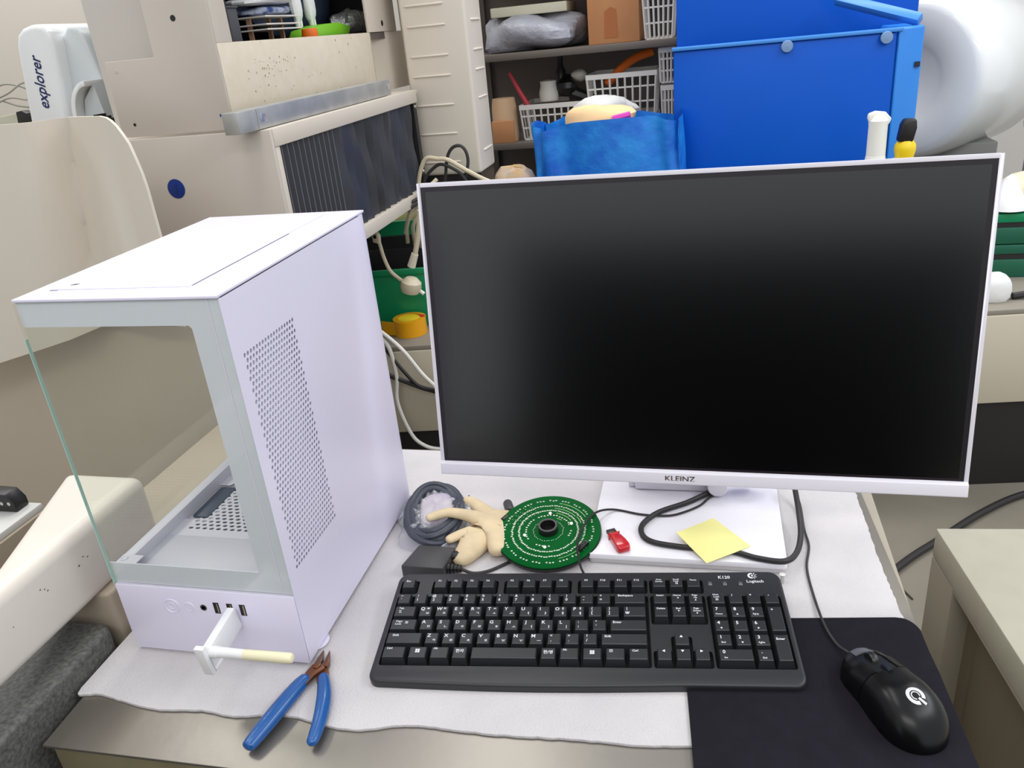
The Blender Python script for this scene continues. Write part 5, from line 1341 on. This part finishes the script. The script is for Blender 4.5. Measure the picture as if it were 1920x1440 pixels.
# pale drum at the right
dr = thing('white_drum', 'huge glossy white rounded drum behind the right edge of the screen', 'drum', (0.85, 3.5, FZ))
dmx = Matrix.Translation((0.705, 3.37, 0.310)) @ Matrix.Rotation(R(52), 4, 'Z') @ Matrix.Rotation(R(90), 4, 'Y')
MB().lathe([(0.0001,0.012),(0.13,0.012),(0.145,0.0),(0.245,0.0),(0.262,0.004),(0.274,0.014),(0.282,0.032),(0.292,0.12),(0.300,0.55),(0.28,0.60),(0.0001,0.62)], 56).xf(dmx).build('drum_shell', white_gloss, dr, smooth=True, angle=50)
MB().box(0.78, 1.08, 3.46, 3.80, FZ, 0.06).build('drum_cradle', grey_box, dr, bevel=0.005)
mo = thing('grey_motor', 'small pale grey cylinder on a stand right of the white drum', 'motor', (1.08, 3.06, BT))
MB().tube([(1.035,3.00,0.185),(1.05,3.01,0.188),(1.20,3.10,0.215)], [0.042,0.046,0.046], 20).build('housing', M('pale_grey_motor', (200,202,204), 0.35), mo, smooth=True)
MB().tube([(1.0335,2.999,0.1848),(1.0345,2.9997,0.1849)], 0.027, 18).build('bore', black_pl, mo)
MB().box(1.06, 1.20, 3.0, 3.12, BT, 0.150).build('motor_stand', grey_box, mo, bevel=0.003)
# storage box with two spray bottles on top
sb_ = thing('grey_storage_box', 'grey lidded storage box behind the screen carrying the spray bottles', 'box', (0.47, 2.48, BT))
MB().box(0.32, 0.62, 2.38, 2.60, BT, 0.030).build('box_body', grey_box, sb_, bevel=0.004)
MB().box(0.315, 0.625, 2.375, 2.605, 0.030, 0.042).build('lid', grey_box, sb_, bevel=0.003)
sp1 = thing('white_spray_bottle', 'white trigger spray bottle in front of the blue hood', 'spray bottle', (0.468, 2.5, 0.042))
MB().lathe([(0.0001,0),(0.036,0),(0.038,0.01),(0.036,0.10),(0.030,0.13),(0.026,0.155),(0.0001,0.16)], 20, (0.468,2.5,0.042)).build('bottle', M('ivory_bottle', (238,238,230), 0.35), sp1, smooth=True)
MB().lathe([(0.026,0.150),(0.0255,0.235),(0.027,0.250),(0.020,0.262),(0.0001,0.262)], 18, (0.468,2.5,0.042)).build('neck', M('ivory_bottle', (238,238,230)), sp1, smooth=True)
MB().prism([(0.438,0.300),(0.440,0.312),(0.458,0.318),(0.484,0.314),(0.500,0.296),(0.495,0.284),(0.486,0.272),(0.448,0.276)], 2.488, 2.512, 'y').build('spray_head', M('ivory_bottle', (238,238,230)), sp1, bevel=0.004)
sp2 = thing('black_capped_bottle', 'bottle with black cap and yellow collar beside the white spray bottle', 'bottle', (0.543, 2.51, 0.042))
MB().lathe([(0.0001,0),(0.032,0),(0.033,0.01),(0.031,0.10),(0.026,0.14),(0.0001,0.145)], 20, (0.540,2.51,0.042)).build('bottle', M('ivory_bottle', (238,238,230)), sp2, smooth=True)
MB().lathe([(0.024,0.140),(0.029,0.165),(0.028,0.178),(0.020,0.190),(0.0001,0.190)], 18, (0.546,2.51,0.042)).build('collar', yellow_m, sp2, smooth=True, label='yellow collar')
MB().prism([(0.522,0.230),(0.562,0.228),(0.569,0.266),(0.566,0.290),(0.536,0.291),(0.528,0.276)], 2.490, 2.528, 'y').build('cap', black_pl, sp2, bevel=0.006, label='black cap')
# right bench end: green crates, white cloth
for k, (z0_, h_) in enumerate(((BT, 0.10), (BT+0.102, 0.09))):
    c = thing('green_stack_crate', 'dark green slotted crate on the bench right of the screen, %s of two' % ('lower' if k == 0 else 'upper'), 'crate', (0.99, 2.68, z0_), (0,0,0), 'dark green crates right of the screen')
    MB().box(0.82, 1.20, 2.56, 2.80, z0_+0.0005, z0_+h_*0.55).build('crate_body', green_d, c, bevel=0.003)
    MB().box(0.825, 1.195, 2.565, 2.795, z0_+h_*0.55, z0_+h_*0.72).build('slot_band', black_metal, c)
    MB().box(0.82, 1.20, 2.56, 2.80, z0_+h_*0.72, z0_+h_).build('crate_rim', green_pl if k else green_d, c, bevel=0.003)
o = MB().blob((0.96,2.68,0.04), 0.12, 0.08, 0.055, 20, 10, 0.10, 0.9, 41, zmin=BT+0.1925).build('peach_bag', M('peach_bag', (222,204,176), 0.6), smooth=True); tag(o, 'pale peach bag on top of the dark green crates', 'bag')
o = MB().lathe([(0.0001,0),(0.055,0),(0.050,0.02),(0.030,0.055),(0.014,0.090),(0.0001,0.10)], 18, (0.86,2.60,0.012)).build('white_funnel', plastic_white, smooth=True)
o.location.z = -0.0065; tag(o, 'white plastic funnel upside down beside the peach bag', 'funnel')
o = MB().blob((0.775,2.36,BT+0.028), 0.052, 0.035, 0.052, 18, 10, 0.03, 0.9, 2, zmin=BT+0.0004).build('white_cloth', cloth_w, smooth=True); tag(o, 'white rounded cloth bundle on the bench at the screen edge', 'cloth')
o = MB().tube(smooth_path([(0.83,2.36,BT+0.010),(0.90,2.37,BT+0.016),(0.98,2.38,BT+0.012)],4), 0.010, 8).build('black_strap', black_pl, smooth=True); tag(o, 'short black strap beside the white cloth bundle', 'strap')

# ================================================================== RIGHT DESK AND FLOOR CABLE
rd = thing('cream_desk', 'cream topped metal desk at the right edge with an open side', 'desk', (0.55, 0.7, FZ))
DZ = -0.05
dp = [(0.306,0.997),(0.382,0.30),(1.1,0.30),(1.1,1.06)]
MB().prism(dp, DZ-0.045, DZ).build('desk_top', desk_m, rd, bevel=0.0025)
MB().prism([(0.3085,0.993),(0.3835,0.305),(0.395,0.305),(0.320,0.993)], DZ-0.052, DZ-0.0453).build('top_lip', desk_side, rd)
MB().prism([(0.306,0.997),(0.3145,0.925),(0.345,0.925),(0.335,1.0)], FZ, DZ-0.046).build('corner_post', desk_side, rd, bevel=0.002)
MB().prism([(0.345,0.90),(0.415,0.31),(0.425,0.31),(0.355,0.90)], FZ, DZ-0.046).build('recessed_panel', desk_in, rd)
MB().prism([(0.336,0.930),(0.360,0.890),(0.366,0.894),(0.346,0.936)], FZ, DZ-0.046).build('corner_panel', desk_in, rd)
MB().prism([(0.336,0.985),(1.08,1.045),(1.08,1.055),(0.336,0.997)], FZ, DZ-0.046).build('back_panel', desk_side, rd)
fc = smooth_path([(0.30,1.60,FZ+0.012),(0.4997,1.8471,FZ+0.012),(0.62,1.97,FZ+0.012),(0.76,2.11,FZ+0.012),(0.9064,2.22,FZ+0.012),(1.1,2.29,FZ+0.012)],6)
o = MB().tube(fc, 0.0095, 10).build('floor_cable', cable_black, smooth=True); tag(o, 'thick black cable running over the grey floor', 'cable')
o = MB().tube(smooth_path([(0.42,2.0,FZ+.003),(0.45,1.86,FZ+.003),(0.475,1.78,FZ+.003),(0.50,1.72,FZ+.003)],5), 0.0022, 6).build('floor_wire', M('floor_wire_grey', (70,64,56), 0.6), smooth=True); tag(o, 'thin dark wire lying on the grey floor by the table', 'wire')
